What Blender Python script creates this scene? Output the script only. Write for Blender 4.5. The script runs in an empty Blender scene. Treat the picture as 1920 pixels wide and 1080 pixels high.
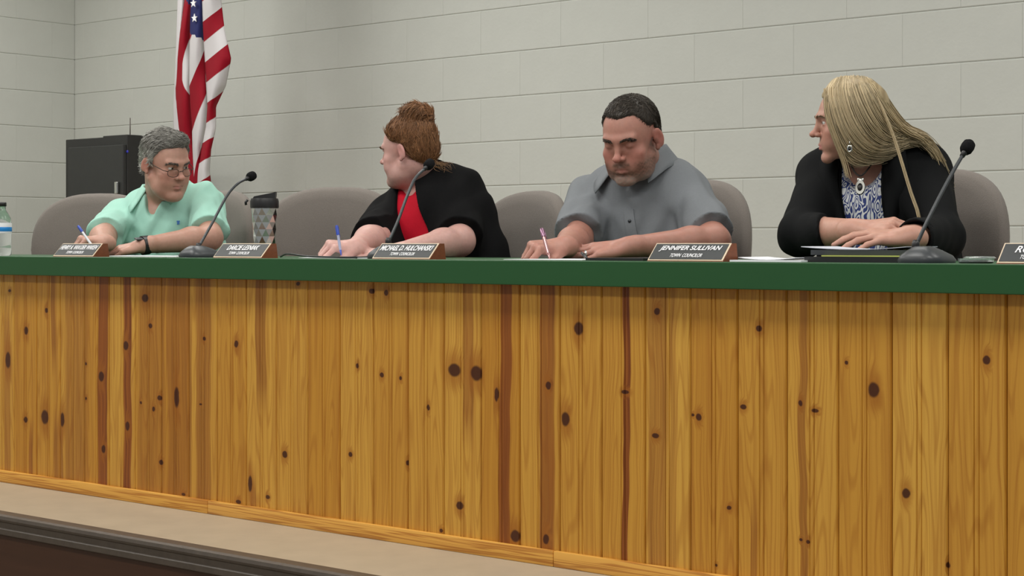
import bpy, bmesh, math, random
import numpy as np
from mathutils import Vector, Matrix
random.seed(7); rng = np.random.default_rng(7)
scene = bpy.context.scene
COL = scene.collection

# ------------------------------------------------------------------ camera, world, lights, exposure
FPX, PHI, Z0, CZ, HY = 3240.0, math.radians(40.0), 4.385, 0.80, 458.0
FWD = Vector((-math.sin(PHI), math.cos(PHI), 0)); RGT = Vector((math.cos(PHI), math.sin(PHI), 0))
CAM = Vector((0, 0, CZ)) - FWD * Z0
cd = bpy.data.cameras.new('camera'); cam = bpy.data.objects.new('camera', cd); COL.objects.link(cam)
cd.sensor_width = 36.0; cd.lens = FPX * 36.0 / 1920.0; cd.shift_y = -(540.0 - HY) / 1920.0
cd.clip_start = 0.05; cd.clip_end = 100
cam.location = CAM; cam.rotation_euler = (math.pi / 2, 0, PHI)
scene.camera = cam
w = bpy.data.worlds.new('world'); scene.world = w; w.use_nodes = True
w.node_tree.nodes['Background'].inputs[0].default_value = (0.95, 0.98, 1.0, 1)
w.node_tree.nodes['Background'].inputs[1].default_value = 0.30
def area(name, loc, sx, sy, power, aim=None, col=(1.0, 0.985, 0.945)):
    l = bpy.data.lights.new(name, 'AREA'); l.shape = 'RECTANGLE'; l.size = sx; l.size_y = sy
    l.energy = power; l.color = col
    o = bpy.data.objects.new(name, l); COL.objects.link(o); o.location = loc
    if aim is not None:
        o.rotation_euler = (Vector(aim) - Vector(loc)).to_track_quat('-Z', 'Y').to_euler()
    return o
for i, (x, y, e) in enumerate([(-4.4, 1.15, 31), (-2.2, 1.2, 24), (0.2, 1.2, 16), (2.6, 1.2, 27), (-4.4, -0.9, 30), (-2.4, -0.9, 34), (0.0, -0.9, 36), (2.4, -0.9, 34),
                               (-2.0, -3.2, 44), (1.2, -3.2, 42)]):
    area('ceiling_lamp', (x, y, 2.93), 1.2, 0.6, e)
vs = scene.view_settings
vs.view_transform = 'Standard'; vs.look = 'None'; vs.gamma = 1.0; vs.use_curve_mapping = False
vs.exposure = 0.0

# ------------------------------------------------------------------ coordinate helpers
def at(px, py, Y):                      # world point on the plane y = Y
    d = FWD + RGT * ((px - 960.0) / FPX) + Vector((0, 0, (HY - py) / FPX))
    t = (Y - CAM.y) / d.y
    return CAM + d * t
def atd(px, py, t):                     # world point at camera distance t
    return CAM + (FWD + RGT * ((px - 960.0) / FPX) + Vector((0, 0, (HY - py) / FPX))) * t
def depth(p): return (Vector(p) - CAM).dot(FWD)
def lin(c):
    return tuple((v / 255.0 / 12.92) if v <= 10 else ((v / 255.0 + 0.055) / 1.055) ** 2.4 for v in c)
def rgb(r, g, b, k=1.0):
    return tuple(min(0.95, v * k) for v in lin((r, g, b)))

# ------------------------------------------------------------------ objects and tags
def tag(o, label, cat, group=None, kind=None):
    if label: o['label'] = label
    if cat: o['category'] = cat
    if group: o['group'] = group
    if kind: o['kind'] = kind
    return o
def thing(name, label, cat, loc=(0, 0, 0), rz=0.0, group=None):
    o = bpy.data.objects.new(name, None); COL.objects.link(o); o.empty_display_size = 0.05
    o.location = loc; o.rotation_euler = (0, 0, rz)
    return tag(o, label, cat, group)
def link(name, me, mat, parent=None, world=True):
    o = bpy.data.objects.new(name, me); COL.objects.link(o)
    if mat is not None and len(me.materials) == 0: me.materials.append(mat)
    if parent is not None:
        o.parent = parent
        if world:                        # mesh given in world coordinates
            o.matrix_parent_inverse = world_of(parent).inverted()
    return o
def world_of(o):
    m = Matrix.LocRotScale(o.location, o.rotation_euler, o.scale)
    if o.parent is not None: m = world_of(o.parent) @ o.matrix_parent_inverse @ m
    return m
def mesh_from_bm(name, bm, smooth=False, angle=None):
    bmesh.ops.recalc_face_normals(bm, faces=bm.faces)
    me = bpy.data.meshes.new(name); bm.to_mesh(me); bm.free()
    if smooth:
        for p in me.polygons: p.use_smooth = True
        if angle is not None: me.set_sharp_from_angle(angle=math.radians(angle))
    return me
def part(name, bm, mat, parent=None, smooth=False, world=True, angle=None):
    return link(name, mesh_from_bm(name, bm, smooth, angle), mat, parent, world)
def box(bm, lo, hi, bev=0.0, seg=2, M=None):
    lo, hi = Vector(lo), Vector(hi)
    r = bmesh.ops.create_cube(bm, size=1.0)
    vs_ = r['verts']
    for v in vs_:
        v.co = Vector(((v.co.x + .5) * (hi.x - lo.x) + lo.x, (v.co.y + .5) * (hi.y - lo.y) + lo.y, (v.co.z + .5) * (hi.z - lo.z) + lo.z))
    if bev > 0:
        es = list({e for v in vs_ for e in v.link_edges})
        rb = bmesh.ops.bevel(bm, geom=es, offset=bev, segments=seg, affect='EDGES', profile=0.5)
        vs_ = list({v for f in rb['faces'] for v in f.verts} | {v for v in vs_ if v.is_valid})
    if M is not None:
        for v in vs_: v.co = M @ v.co
    return vs_
def lathe(bm, prof, n=32, M=None, closed=True):
    rings = []
    for r, z in prof:
        if r < 1e-6: rings.append([bm.verts.new((0, 0, z))])
        else: rings.append([bm.verts.new((r * math.cos(2 * math.pi * i / n), r * math.sin(2 * math.pi * i / n), z)) for i in range(n)])
    for a, b in zip(rings, rings[1:]):
        for i in range(n):
            j = (i + 1) % n
            if len(a) == 1 and len(b) == 1: continue
            if len(a) == 1: bm.faces.new((a[0], b[j], b[i]))
            elif len(b) == 1: bm.faces.new((a[i], a[j], b[0]))
            else: bm.faces.new((a[i], a[j], b[j], b[i]))
    if M is not None:
        for rr in rings:
            for v in rr: v.co = M @ v.co
def catmull(pts, n):
    P = [Vector(p) for p in pts]; P = [P[0] * 2 - P[1]] + P + [P[-1] * 2 - P[-2]]
    out = []
    segs = len(P) - 3
    for k in range(n):
        t = k / (n - 1) * segs; i = min(int(t), segs - 1); t -= i
        a, b, c, d = P[i:i + 4]
        out.append(0.5 * ((2 * b) + (c - a) * t + (2 * a - 5 * b + 4 * c - d) * t * t + (3 * b - a - 3 * c + d) * t ** 3))
    return out
def tube(bm, pts, rad, n=8, caps=True):
    pts = [Vector(p) for p in pts]; m = len(pts)
    if not hasattr(rad, '__len__'): rad = [rad] * m
    rings = []; up = Vector((0, 0, 1)); prev = None
    for i, p in enumerate(pts):
        t = (pts[min(i + 1, m - 1)] - pts[max(i - 1, 0)]).normalized()
        if prev is None:
            a = t.cross(up)
            if a.length < 1e-3: a = t.cross(Vector((1, 0, 0)))
            a.normalize()
        else:
            a = (prev - t * prev.dot(t)).normalized()
        prev = a; b = t.cross(a)
        rings.append([bm.verts.new(p + (a * math.cos(2 * math.pi * k / n) + b * math.sin(2 * math.pi * k / n)) * rad[i]) for k in range(n)])
    for a, b in zip(rings, rings[1:]):
        for k in range(n):
            j = (k + 1) % n; bm.faces.new((a[k], a[j], b[j], b[k]))
    if caps:
        bm.faces.new(rings[0][::-1]); bm.faces.new(rings[-1])

# ------------------------------------------------------------------ materials
def new_mat(name):
    m = bpy.data.materials.new(name); m.use_nodes = True
    return m, m.node_tree, m.node_tree.nodes['Principled BSDF']
def nd(nt, typ, ins=None, **props):
    n = nt.nodes.new(typ)
    for k, v in props.items(): setattr(n, k, v)
    if ins:
        for k, v in ins.items():
            s = n.inputs[k]
            if isinstance(v, bpy.types.NodeSocket): nt.links.new(v, s)
            else: s.default_value = v
    return n
def mth(nt, op, a, b=None, c=None, clamp=False):
    ins = {0: a}
    if b is not None: ins[1] = b
    if c is not None: ins[2] = c
    return nd(nt, 'ShaderNodeMath', ins, operation=op, use_clamp=clamp).outputs[0]
def mixc(nt, f, a, b):
    n = nt.nodes.new('ShaderNodeMix'); n.data_type = 'RGBA'
    for k, v in ((0, f), (6, a), (7, b)):
        if isinstance(v, bpy.types.NodeSocket): nt.links.new(v, n.inputs[k])
        else: n.inputs[k].default_value = v if k == 0 else (*v[:3], 1)
    return n.outputs[2]
def simple(name, col, rough=0.6, metal=0.0, var=0.06, scale=30.0, bump=0.0, bscale=None, spec=0.5, sheen=0.0, stretch=None):
    m, nt, b = new_mat(name)
    tc = nd(nt, 'ShaderNodeTexCoord'); vec = tc.outputs['Object']
    if stretch is not None:
        vec = nd(nt, 'ShaderNodeMapping', {'Vector': vec, 'Scale': stretch}).outputs[0]
    nz = nd(nt, 'ShaderNodeTexNoise', {'Vector': vec, 'Scale': scale, 'Detail': 4.0, 'Roughness': 0.6})
    c = mixc(nt, nz.outputs[0], tuple(v * (1 - var * 2) for v in col), tuple(min(1, v * (1 + var * 2)) for v in col))
    nt.links.new(c, b.inputs['Base Color'])
    b.inputs['Roughness'].default_value = rough; b.inputs['Metallic'].default_value = metal
    b.inputs['Specular IOR Level'].default_value = spec
    if sheen: b.inputs['Sheen Weight'].default_value = sheen
    if bump > 0:
        nz2 = nd(nt, 'ShaderNodeTexNoise', {'Vector': vec, 'Scale': bscale or scale * 4, 'Detail': 3.0})
        bp = nd(nt, 'ShaderNodeBump', {'Height': nz2.outputs[0], 'Strength': bump, 'Distance': 0.002})
        nt.links.new(bp.outputs[0], b.inputs['Normal'])
    return m
def attr_mat(name, rough=0.5, spec=0.5, bump=0.0, bscale=400.0, sss=0.0, sheen=0.0, attr='Col', aniso=None):
    m, nt, b = new_mat(name)
    a = nd(nt, 'ShaderNodeAttribute', attribute_name=attr)
    tc = nd(nt, 'ShaderNodeTexCoord')
    nz = nd(nt, 'ShaderNodeTexNoise', {'Vector': tc.outputs['Object'], 'Scale': 90.0, 'Detail': 4.0})
    f = nd(nt, 'ShaderNodeMapRange', {0: nz.outputs[0], 1: 0.25, 2: 0.75, 3: 0.93, 4: 1.07})
    v = nd(nt, 'ShaderNodeVectorMath', {0: a.outputs['Color'], 3: f.outputs[0]}, operation='SCALE')
    nt.links.new(v.outputs[0], b.inputs['Base Color'])
    b.inputs['Roughness'].default_value = rough; b.inputs['Specular IOR Level'].default_value = spec
    if sss > 0:
        b.inputs['Subsurface Weight'].default_value = sss
        b.inputs['Subsurface Radius'].default_value = (0.012, 0.004, 0.002); b.inputs['Subsurface Scale'].default_value = 0.6
    if sheen: b.inputs['Sheen Weight'].default_value = sheen
    if bump > 0:
        nz2 = nd(nt, 'ShaderNodeTexNoise', {'Vector': tc.outputs['Object'], 'Scale': bscale, 'Detail': 2.0})
        bp = nd(nt, 'ShaderNodeBump', {'Height': nz2.outputs[0], 'Strength': bump, 'Distance': 0.001})
        nt.links.new(bp.outputs[0], b.inputs['Normal'])
    return m
M = {}
M['block'] = simple('painted_block', (0.545, 0.555, 0.515), 0.62, var=0.03, scale=5, bump=0.35, bscale=60, spec=0.3)
M['mortar'] = simple('painted_mortar', (0.53, 0.54, 0.50), 0.7, var=0.03, scale=6, bump=0.3, bscale=120)
M['ceiling'] = simple('ceiling_tile', (0.78, 0.78, 0.76), 0.9, var=0.03)
M['floor'] = simple('vinyl_floor', rgb(178, 164, 142, 0.98), 0.45, var=0.07, scale=9, bump=0.05, spec=0.4)
M['lowfloor'] = simple('dark_floor', rgb(120, 108, 92), 0.5, var=0.08, scale=9)
M['nosing'] = simple('rubber_nosing', rgb(74, 66, 58, 1.1), 0.45, var=0.15, scale=40, bump=0.3, bscale=90)
M['riser'] = simple('brown_riser', rgb(70, 42, 26, 1.1), 0.5, var=0.12, scale=8, stretch=(0.3, 1, 6))
M['green'] = simple('green_laminate', rgb(34, 78, 42, 1.08), 0.42, var=0.02, scale=14, spec=0.35)
M['blackp'] = simple('black_plastic', (0.012, 0.012, 0.013), 0.42, var=0.1)
M['greyp'] = simple('dark_grey_plastic', (0.035, 0.04, 0.045), 0.4, var=0.1)
M['foam'] = simple('black_foam', (0.010, 0.010, 0.011), 0.95, var=0.3, scale=300, bump=1.0, bscale=500, spec=0.1)
M['cabinet'] = simple('black_cabinet', (0.018, 0.018, 0.017), 0.5, var=0.12)
M['chrome'] = simple('polished_steel', (0.62, 0.63, 0.60), 0.22, metal=1.0, var=0.03)
M['walnut'] = simple('nameplate_wood', rgb(120, 66, 38, 1.0), 0.45, var=0.18, scale=20, stretch=(1, 4, 12))
M['plate'] = simple('engraved_black_plate', (0.022, 0.026, 0.028), 0.4, var=0.05)
M['gold'] = simple('brass_edging', rgb(214, 196, 170), 0.4, metal=0.1, var=0.05)
M['white'] = simple('white_lettering', (0.82, 0.82, 0.84), 0.5, var=0.01)
M['paper'] = simple('white_paper', (0.80, 0.81, 0.84), 0.8, var=0.02)
M['fabric'] = simple('grey_brown_upholstery', rgb(122, 115, 109, 0.98), 0.92, var=0.10, scale=260, bump=0.6, bscale=420, spec=0.15, sheen=0.15, stretch=(1, 1, 1.6))
M['chairplastic'] = simple('chair_black_plastic', (0.02, 0.02, 0.02), 0.5)

# ================================================================== THE SETTING
ZC = 0.2032                                         # block course height
W0 = atd(140, HY, 3240 / 319.8); W1 = atd(1920, HY, 3240 / 518.0); W0.z = W1.z = 0
WE = (W1 - W0).normalized(); WN = Vector((WE.y, -WE.x, 0))          # along the wall; towards the room
def wall_s(px):                                      # distance along the back wall under a picture column
    d = FWD + RGT * ((px - 960.0) / FPX)
    o = CAM - W0
    den = d.x * WE.y - d.y * WE.x
    t = -(o.x * WE.y - o.y * WE.x) / den
    return (CAM + d * t - W0).dot(WE)
WL = (W1 - W0).length + 3.0
zl = CZ + (HY - 29.5) / 488.0                        # height of one bed joint
z_first = zl - ZC * int(zl / ZC)
BW = (wall_s(1917) - wall_s(1302)) / 3.0             # block length
s_ref = wall_s(1692)
def block_mesh(L, H, T):                              # rounded bed joints, tight head joints
    c = 0.0042; pr = [(T * 0.3, -H / 2), (0.0, -H / 2), (-T * 0.7, -H / 2 + c * 0.45), (-T, -H / 2 + c), (-T, H / 2 - c), (-T * 0.7, H / 2 - c * 0.45), (0.0, H / 2), (T * 0.3, H / 2)]
    bm = bmesh.new(); e = 0.0007
    xs_ = [(-L / 2, 1), (-L / 2 + e, 0), (L / 2 - e, 0), (L / 2, 1)]; rows = []
    for x, sunk in xs_: rows.append([bm.verts.new((x, y + (0.0007 if sunk and y < 0 else 0), z)) for y, z in pr])
    for a, b in zip(rows, rows[1:]):
        for i in range(len(pr)): j = (i + 1) % len(pr); bm.faces.new((a[i], a[j], b[j], b[i]))
    bm.faces.new(rows[0][::-1]); bm.faces.new(rows[-1])
    return mesh_from_bm('block', bm)
def block_wall(name, origin, e, n, length, sref, ztop, smin, smax, zmin):
    rz = math.atan2(e.y, e.x)
    bm = bmesh.new()
    box(bm, (-0.02, 0.0, -0.3), (length, 0.16, ztop))
    wl = link(name, mesh_from_bm(name, bm), M['mortar']); wl.location = origin - n * 0.004; wl.rotation_euler = (0, 0, rz)
    wl['kind'] = 'structure'
    full = block_mesh(BW - 0.0004, ZC - 0.0012, 0.004); full.materials.append(M['block'])
    k = 0
    z = z_first - ZC
    kk = int(round((zl - z_first) / ZC))
    r = -1
    while z < ztop - 0.02:
        course = r - kk
        off = 0.0 if course % 2 == 1 else BW / 2
        zc = z + ZC / 2
        if zc > zmin:
            s = sref + off; s -= BW * math.ceil((s - smin) / BW)
            while s < smax:
                a, b = max(s, 0.0002), min(s + BW, length - 0.0002)
                if b - a > 0.05 and s + BW > smin:
                    if abs((b - a) - BW) < 1e-3: me = full
                    else:
                        me = block_mesh(b - a - 0.0004, ZC - 0.0012, 0.004); me.materials.append(M['block'])
                    o = bpy.data.objects.new('block', me); COL.objects.link(o); o.parent = wl
                    o.location = ((a + b) / 2, 0.0, zc)
                s += BW
        z += ZC; r += 1
    return wl
ROOM_H = 2.95
block_wall('wall_back', W0, WE, WN, WL, s_ref, ROOM_H, 0.0, WL, 0.5)
LN = Vector((1, 0, 0))
lo_ = Vector((W0.x, W0.y - 6.0, 0))
block_wall('wall_left', lo_, Vector((0, 1, 0)), LN, 6.0, 6.0 - 0.155 - BW * 0, ROOM_H, 3.0, 6.0, 0.5)
X0, X1 = W0.x, W1.x + 3.2
NOSE = -0.43
bm = bmesh.new(); box(bm, (X0, NOSE + 0.035, -0.06), (X1, max(W0.y, W1.y) + 0.4, 0.0))
link('floor', mesh_from_bm('floor', bm), M['floor'])['kind'] = 'structure'
bm = bmesh.new(); box(bm, (X0, -6.0, -0.25), (X1, NOSE + 0.03, -0.19))
link('floor', mesh_from_bm('floor', bm), M['lowfloor'])['kind'] = 'structure'
bm = bmesh.new(); box(bm, (X0, NOSE + 0.012, -0.19), (X1, NOSE + 0.03, -0.06))
link('trim_1', mesh_from_bm('trim_1', bm), M['riser'])['kind'] = 'structure'
# rubber stair nosing with a rounded, stepped face
bm = bmesh.new()
prof = [(0.045, 0.0), (0.045, 0.0045), (0.006, 0.0045), (-0.004, 0.001), (-0.007, -0.008), (-0.005, -0.014), (-0.001, -0.018), (-0.001, -0.034), (-0.005, -0.037), (-0.005, -0.052), (0.0, -0.056), (0.012, -0.056), (0.012, -0.001)]
vl = [bm.verts.new((X0, NOSE + y, z)) for y, z in prof]; vr = [bm.verts.new((X1, NOSE + y, z)) for y, z in prof]
for i in range(len(prof)):
    j = (i + 1) % len(prof); bm.faces.new((vl[i], vl[j], vr[j], vr[i]))
bm.faces.new(vl[::-1]); bm.faces.new(vr)
link('trim_2', mesh_from_bm('trim_2', bm), M['nosing'])['kind'] = 'structure'
bm = bmesh.new(); box(bm, (X0 - 0.1, -6.0, ROOM_H), (X1, max(W0.y, W1.y) + 0.4, ROOM_H + 0.05))
link('ceiling', mesh_from_bm('ceiling', bm), M['ceiling'])['kind'] = 'structure'

# ================================================================== THE DESK
DX0, DX1 = -4.6, 2.6
TOP = 0.76; TH = 0.062
desk = thing('council_desk', 'long council desk faced with knotty yellow pine beadboard planks under a green top', 'desk', (-1.0, 0.3, 0))
def tri_prism(): pass
# plank profile: V edges and a double bead down the middle
gro = [1050.5, 1128, 1209.5, 1293, 1380.5, 1474, 1572, 1669, 1776, 1889]
gx = [at(p, HY, 0.0).x for p in gro]
idx = np.arange(len(gx)); PW, G0 = np.polyfit(idx, np.array(gx), 1)
PLZ0, PLZ1 = 0.012, TOP - TH - 0.0005
def plank_mesh(width):
    hw = width / 2
    pr = [(-hw, 0.016), (-hw, 0.006), (-hw + 0.0035, 0.0005), (-hw + 0.005, 0.0), (-0.0075, 0.0), (-0.0055, 0.0028), (-0.0035, 0.0004), (0, 0.0), (0.0035, 0.0004), (0.0055, 0.0028), (0.0075, 0.0), (hw - 0.005, 0.0), (hw - 0.0035, 0.0005), (hw, 0.006), (hw, 0.016)]
    bm = bmesh.new()
    a = [bm.verts.new((x, y, PLZ0)) for x, y in pr]; b = [bm.verts.new((x, y, PLZ1)) for x, y in pr]
    for i in range(len(pr)):
        j = (i + 1) % len(pr); bm.faces.new((a[i], a[j], b[j], b[i]))
    bm.faces.new(a[::-1]); bm.faces.new(b)
    return mesh_from_bm('plank', bm)
# ---- pine material: node groups for knots and heartwood streaks
def group_knot():
    g = bpy.data.node_groups.new('knot', 'ShaderNodeTree')
    for n, t in (('X', 'NodeSocketFloat'), ('Z', 'NodeSocketFloat'), ('CX', 'NodeSocketFloat'), ('CZ', 'NodeSocketFloat'), ('RX', 'NodeSocketFloat'), ('RZ', 'NodeSocketFloat'), ('Core in', 'NodeSocketFloat'), ('Halo in', 'NodeSocketFloat')):
        g.interface.new_socket(n, in_out='INPUT', socket_type=t)
    for n in ('Core', 'Halo'): g.interface.new_socket(n, in_out='OUTPUT', socket_type='NodeSocketFloat')
    i = g.nodes.new('NodeGroupInput').outputs; o = g.nodes.new('NodeGroupOutput')
    dx = mth(g, 'DIVIDE', mth(g, 'SUBTRACT', i['X'], i['CX']), i['RX'])
    dz = mth(g, 'DIVIDE', mth(g, 'SUBTRACT', i['Z'], i['CZ']), i['RZ'])
    d = mth(g, 'SQRT', mth(g, 'ADD', mth(g, 'MULTIPLY', dx, dx), mth(g, 'MULTIPLY', dz, dz)))
    core = nd(g, 'ShaderNodeMapRange', {0: d, 1: 0.75, 2: 1.15, 3: 1.0, 4: 0.0}, interpolation_type='SMOOTHSTEP').outputs[0]
    dz2 = mth(g, 'MULTIPLY', dz, 0.5)
    d2 = mth(g, 'SQRT', mth(g, 'ADD', mth(g, 'MULTIPLY', dx, dx), mth(g, 'MULTIPLY', dz2, dz2)))
    halo = nd(g, 'ShaderNodeMapRange', {0: d2, 1: 0.7, 2: 2.1, 3: 1.0, 4: 0.0}, interpolation_type='SMOOTHSTEP').outputs[0]
    g.links.new(mth(g, 'MAXIMUM', core, i['Core in']), o.inputs['Core']); g.links.new(mth(g, 'MAXIMUM', halo, i['Halo in']), o.inputs['Halo'])
    return g
def group_streak():
    g = bpy.data.node_groups.new('streak', 'ShaderNodeTree')
    for n in ('X', 'Z', 'C', 'W', 'Za', 'Zb', 'Amt', 'In'): g.interface.new_socket(n, in_out='INPUT', socket_type='NodeSocketFloat')
    g.interface.new_socket('Out', in_out='OUTPUT', socket_type='NodeSocketFloat')
    i = g.nodes.new('NodeGroupInput').outputs; o = g.nodes.new('NodeGroupOutput')
    d = mth(g, 'DIVIDE', mth(g, 'ABSOLUTE', mth(g, 'SUBTRACT', i['X'], i['C'])), i['W'])
    m = nd(g, 'ShaderNodeMapRange', {0: d, 1: 0.82, 2: 1.12, 3: 1.0, 4: 0.0}, interpolation_type='SMOOTHSTEP').outputs[0]
    lo = nd(g, 'ShaderNodeMapRange', {0: mth(g, 'SUBTRACT', i['Z'], i['Za']), 1: -0.03, 2: 0.08, 3: 0.0, 4: 1.0}).outputs[0]
    hi = nd(g, 'ShaderNodeMapRange', {0: mth(g, 'SUBTRACT', i['Zb'], i['Z']), 1: -0.03, 2: 0.08, 3: 0.0, 4: 1.0}).outputs[0]
    v = mth(g, 'MULTIPLY', mth(g, 'MULTIPLY', m, i['Amt']), mth(g, 'MULTIPLY', lo, hi))
    g.links.new(mth(g, 'MAXIMUM', v, i['In']), o.inputs['Out'])
    return g
GK, GS = group_knot(), group_streak()
PINE = dict(light=rgb(190, 146, 62, 1.28), mid=rgb(172, 120, 38, 1.24), orange=rgb(148, 88, 24, 1.12), dark=rgb(104, 50, 18, 1.15), knot=rgb(58, 24, 14, 1.1))
def pine(name, knots, streaks, seed, tone):
    m, nt, b = new_mat(name)
    tc = nd(nt, 'ShaderNodeTexCoord'); sp = nd(nt, 'ShaderNodeSeparateXYZ', {0: tc.outputs['Object']})
    x, z = sp.outputs[0], sp.outputs[2]
    wob = nd(nt, 'ShaderNodeTexNoise', {'Vector': nd(nt, 'ShaderNodeMapping', {'Vector': tc.outputs['Object'], 'Location': (seed, 0, 0), 'Scale': (3, 3, 3.2)}).outputs[0], 'Scale': 1.0, 'Detail': 2.0}).outputs[0]
    xw = mth(nt, 'ADD', x, mth(nt, 'MULTIPLY', mth(nt, 'SUBTRACT', wob, 0.5), 0.030))
    fine = nd(nt, 'ShaderNodeTexNoise', {'Vector': tc.outputs['Object'], 'Scale': 45.0, 'Detail': 2.0}).outputs[0]
    xk = mth(nt, 'ADD', x, mth(nt, 'MULTIPLY', mth(nt, 'SUBTRACT', fine, 0.5), 0.007))
    core, halo = 0.0, 0.0
    for (cx, cz, rx, rz) in knots:
        g = nd(nt, 'ShaderNodeGroup', node_tree=GK)
        nt.links.new(xk, g.inputs['X']); nt.links.new(z, g.inputs['Z'])
        for k, v in (('CX', cx), ('CZ', cz), ('RX', rx), ('RZ', rz)): g.inputs[k].default_value = v
        for k, v in (('Core in', core), ('Halo in', halo)):
            if isinstance(v, bpy.types.NodeSocket): nt.links.new(v, g.inputs[k])
        core, halo = g.outputs['Core'], g.outputs['Halo']
    st = 0.0
    for (c, w_, za, zb, amt) in streaks:
        g = nd(nt, 'ShaderNodeGroup', node_tree=GS)
        nt.links.new(xw, g.inputs['X']); nt.links.new(z, g.inputs['Z'])
        for k, v in (('C', c), ('W', w_), ('Za', za), ('Zb', zb), ('Amt', amt)): g.inputs[k].default_value = v
        if isinstance(st, bpy.types.NodeSocket): nt.links.new(st, g.inputs['In'])
        st = g.outputs['Out']
    # cathedral grain: rings around the board axis, bent aside by the knots
    bend = mth(nt, 'MULTIPLY', halo, 0.012) if isinstance(halo, bpy.types.NodeSocket) else 0.0
    gxx = mth(nt, 'ADD', xw, bend)
    gc = nd(nt, 'ShaderNodeCombineXYZ', {0: mth(nt, 'MULTIPLY', gxx, 95.0), 1: seed * 3.1, 2: mth(nt, 'MULTIPLY', z, 1.6)}).outputs[0]
    gn = nd(nt, 'ShaderNodeTexNoise', {'Vector': gc, 'Scale': 1.0, 'Detail': 3.0, 'Distortion': 0.6}).outputs[0]
    gc2 = nd(nt, 'ShaderNodeCombineXYZ', {0: mth(nt, 'MULTIPLY', gxx, 16.0), 1: seed * 1.7, 2: mth(nt, 'MULTIPLY', z, 0.9)}).outputs[0]
    gb = nd(nt, 'ShaderNodeTexNoise', {'Vector': gc2, 'Scale': 1.0, 'Detail': 1.0}).outputs[0]
    rings = mth(nt, 'SINE', mth(nt, 'MULTIPLY', gb, 90.0))
    rl = nd(nt, 'ShaderNodeMapRange', {0: rings, 1: 0.35, 2: 1.0, 3: 0.0, 4: 0.45}).outputs[0]
    gl = nd(nt, 'ShaderNodeMapRange', {0: gn, 1: 0.42, 2: 0.68, 3: 0.0, 4: 0.55}).outputs[0]
    c = mixc(nt, tone, PINE['light'], PINE['mid'])
    c = mixc(nt, mth(nt, 'MULTIPLY', gl, 0.75), c, PINE['orange'])
    c = mixc(nt, mth(nt, 'MULTIPLY', rl, 0.8), c, PINE['orange'])
    if isinstance(st, bpy.types.NodeSocket):
        sc = mixc(nt, nd(nt, 'ShaderNodeMapRange', {0: gn, 1: 0.35, 2: 0.7, 3: 0.0, 4: 1.0}).outputs[0], rgb(140, 80, 28, 1.2), PINE['dark'])
        c = mixc(nt, st, c, sc)
    if isinstance(core, bpy.types.NodeSocket):
        c = mixc(nt, mth(nt, 'MULTIPLY', halo, 0.62), c, PINE['orange'])
        c = mixc(nt, mth(nt, 'MULTIPLY', core, 0.93), c, PINE['knot'])
    nt.links.new(c, b.inputs['Base Color'])
    b.inputs['Roughness'].default_value = 0.36; b.inputs['Specular IOR Level'].default_value = 0.4
    bp = nd(nt, 'ShaderNodeBump', {'Height': gn, 'Strength': 0.08, 'Distance': 0.001})
    nt.links.new(bp.outputs[0], b.inputs['Normal'])
    return m
KN = [(18,545,3,3),(87,582,3,5),(49,620,4,8),(15,675,5,16),(48,787,4,6),(84,782,7,14),(117,787,4,14),(161,682,2,3),(161,747,2,3),(190,706,5,10),(194,842,4,8),(236,648,5,9),(239,799,4,9),(272,559,6,8),(282,611,4,5),(299,746,4,5),(288,767,3,5),(264,755,2,3),(331,745,5,20),(302,867,4,5),(383,635,3,4),(376,758,2,2),(443,645,4,7),(469,907,4,16),(447,941,5,4),(344,927,4,3),
      (559,532,4,4),(697,546,6,5),(724,549,4,6),(670,686,3,5),(716,703,4,5),(751,709,3,4),(803,764,3,6),(852,694,12,13),(893,700,11,15),(534,852,5,7),(657,852,4,5),(764,868,3,5),(862,948,7,8),(502,932,4,4),(827,995,3,4),(931,740,4,14),
      (1085,616,9,13),(1028,723,5,8),(1060,786,8,14),(966,1005,9,12),(1024,1011,6,10),(1232,584,6,7),(1229,817,7,5),(1310,782,6,7),(1299,778,3,3),(1423,616,6,6),(1394,763,6,5),(1367,952,5,4),(1343,1060,3,3),(1172,735,8,4),
      (1587,680,4,4),(1638,731,11,15),(1501,756,4,6),(1528,770,7,4),(1699,925,8,10),(1850,675,7,9),(1777,1060,4,6),(1502,1012,3,3),(1515,1016,3,4)]
ST = [(193,18,480,910,1.0),(239,15,480,930,1.0),(14,11,560,900,.55),(100,8,515,690,.6),(144,45,500,930,.45),(57,7,790,930,.7),(110,20,770,930,.5),(285,50,500,960,.42),(336,46,500,960,.5),(381,28,500,960,.6),(473,11,880,990,.6),(490,20,500,770,.6),(877,20,500,830,.6),(948,22,500,1080,.95),(1025,28,500,1080,.8),(1173,13,500,1080,1.0),(1232,36,500,1080,.5),(1262,14,500,1080,.35),(966,12,980,1080,.6),(1411,12,930,1120,.5),(1505,15,500,1120,.6),(930,8,700,800,.5),(660,6,500,690,.2)]
kw = []
for (px, py, rx, rz) in KN:
    p = at(px, py, 0.0); h = FPX / depth(p); q = at(px + 1, py, 0.0)
    kw.append((p.x, p.z, rx * (q.x - p.x), rz / h))
sw = []
for (px, wd, ya, yb, amt) in ST:
    a, b2 = at(px - wd / 2, ya, 0.0), at(px + wd / 2, yb, 0.0)
    sw.append(((a.x + b2.x) / 2, (b2.x - a.x) / 2, min(b2.z, 0.69) if yb < 890 else -0.2, a.z + (0.1 if ya <= 515 else 0), amt))
pm = plank_mesh(PW - 0.0006); pm.materials.append(M['green'])
n0 = math.floor((DX0 - G0) / PW); n1 = math.ceil((DX1 - G0) / PW)
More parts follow.
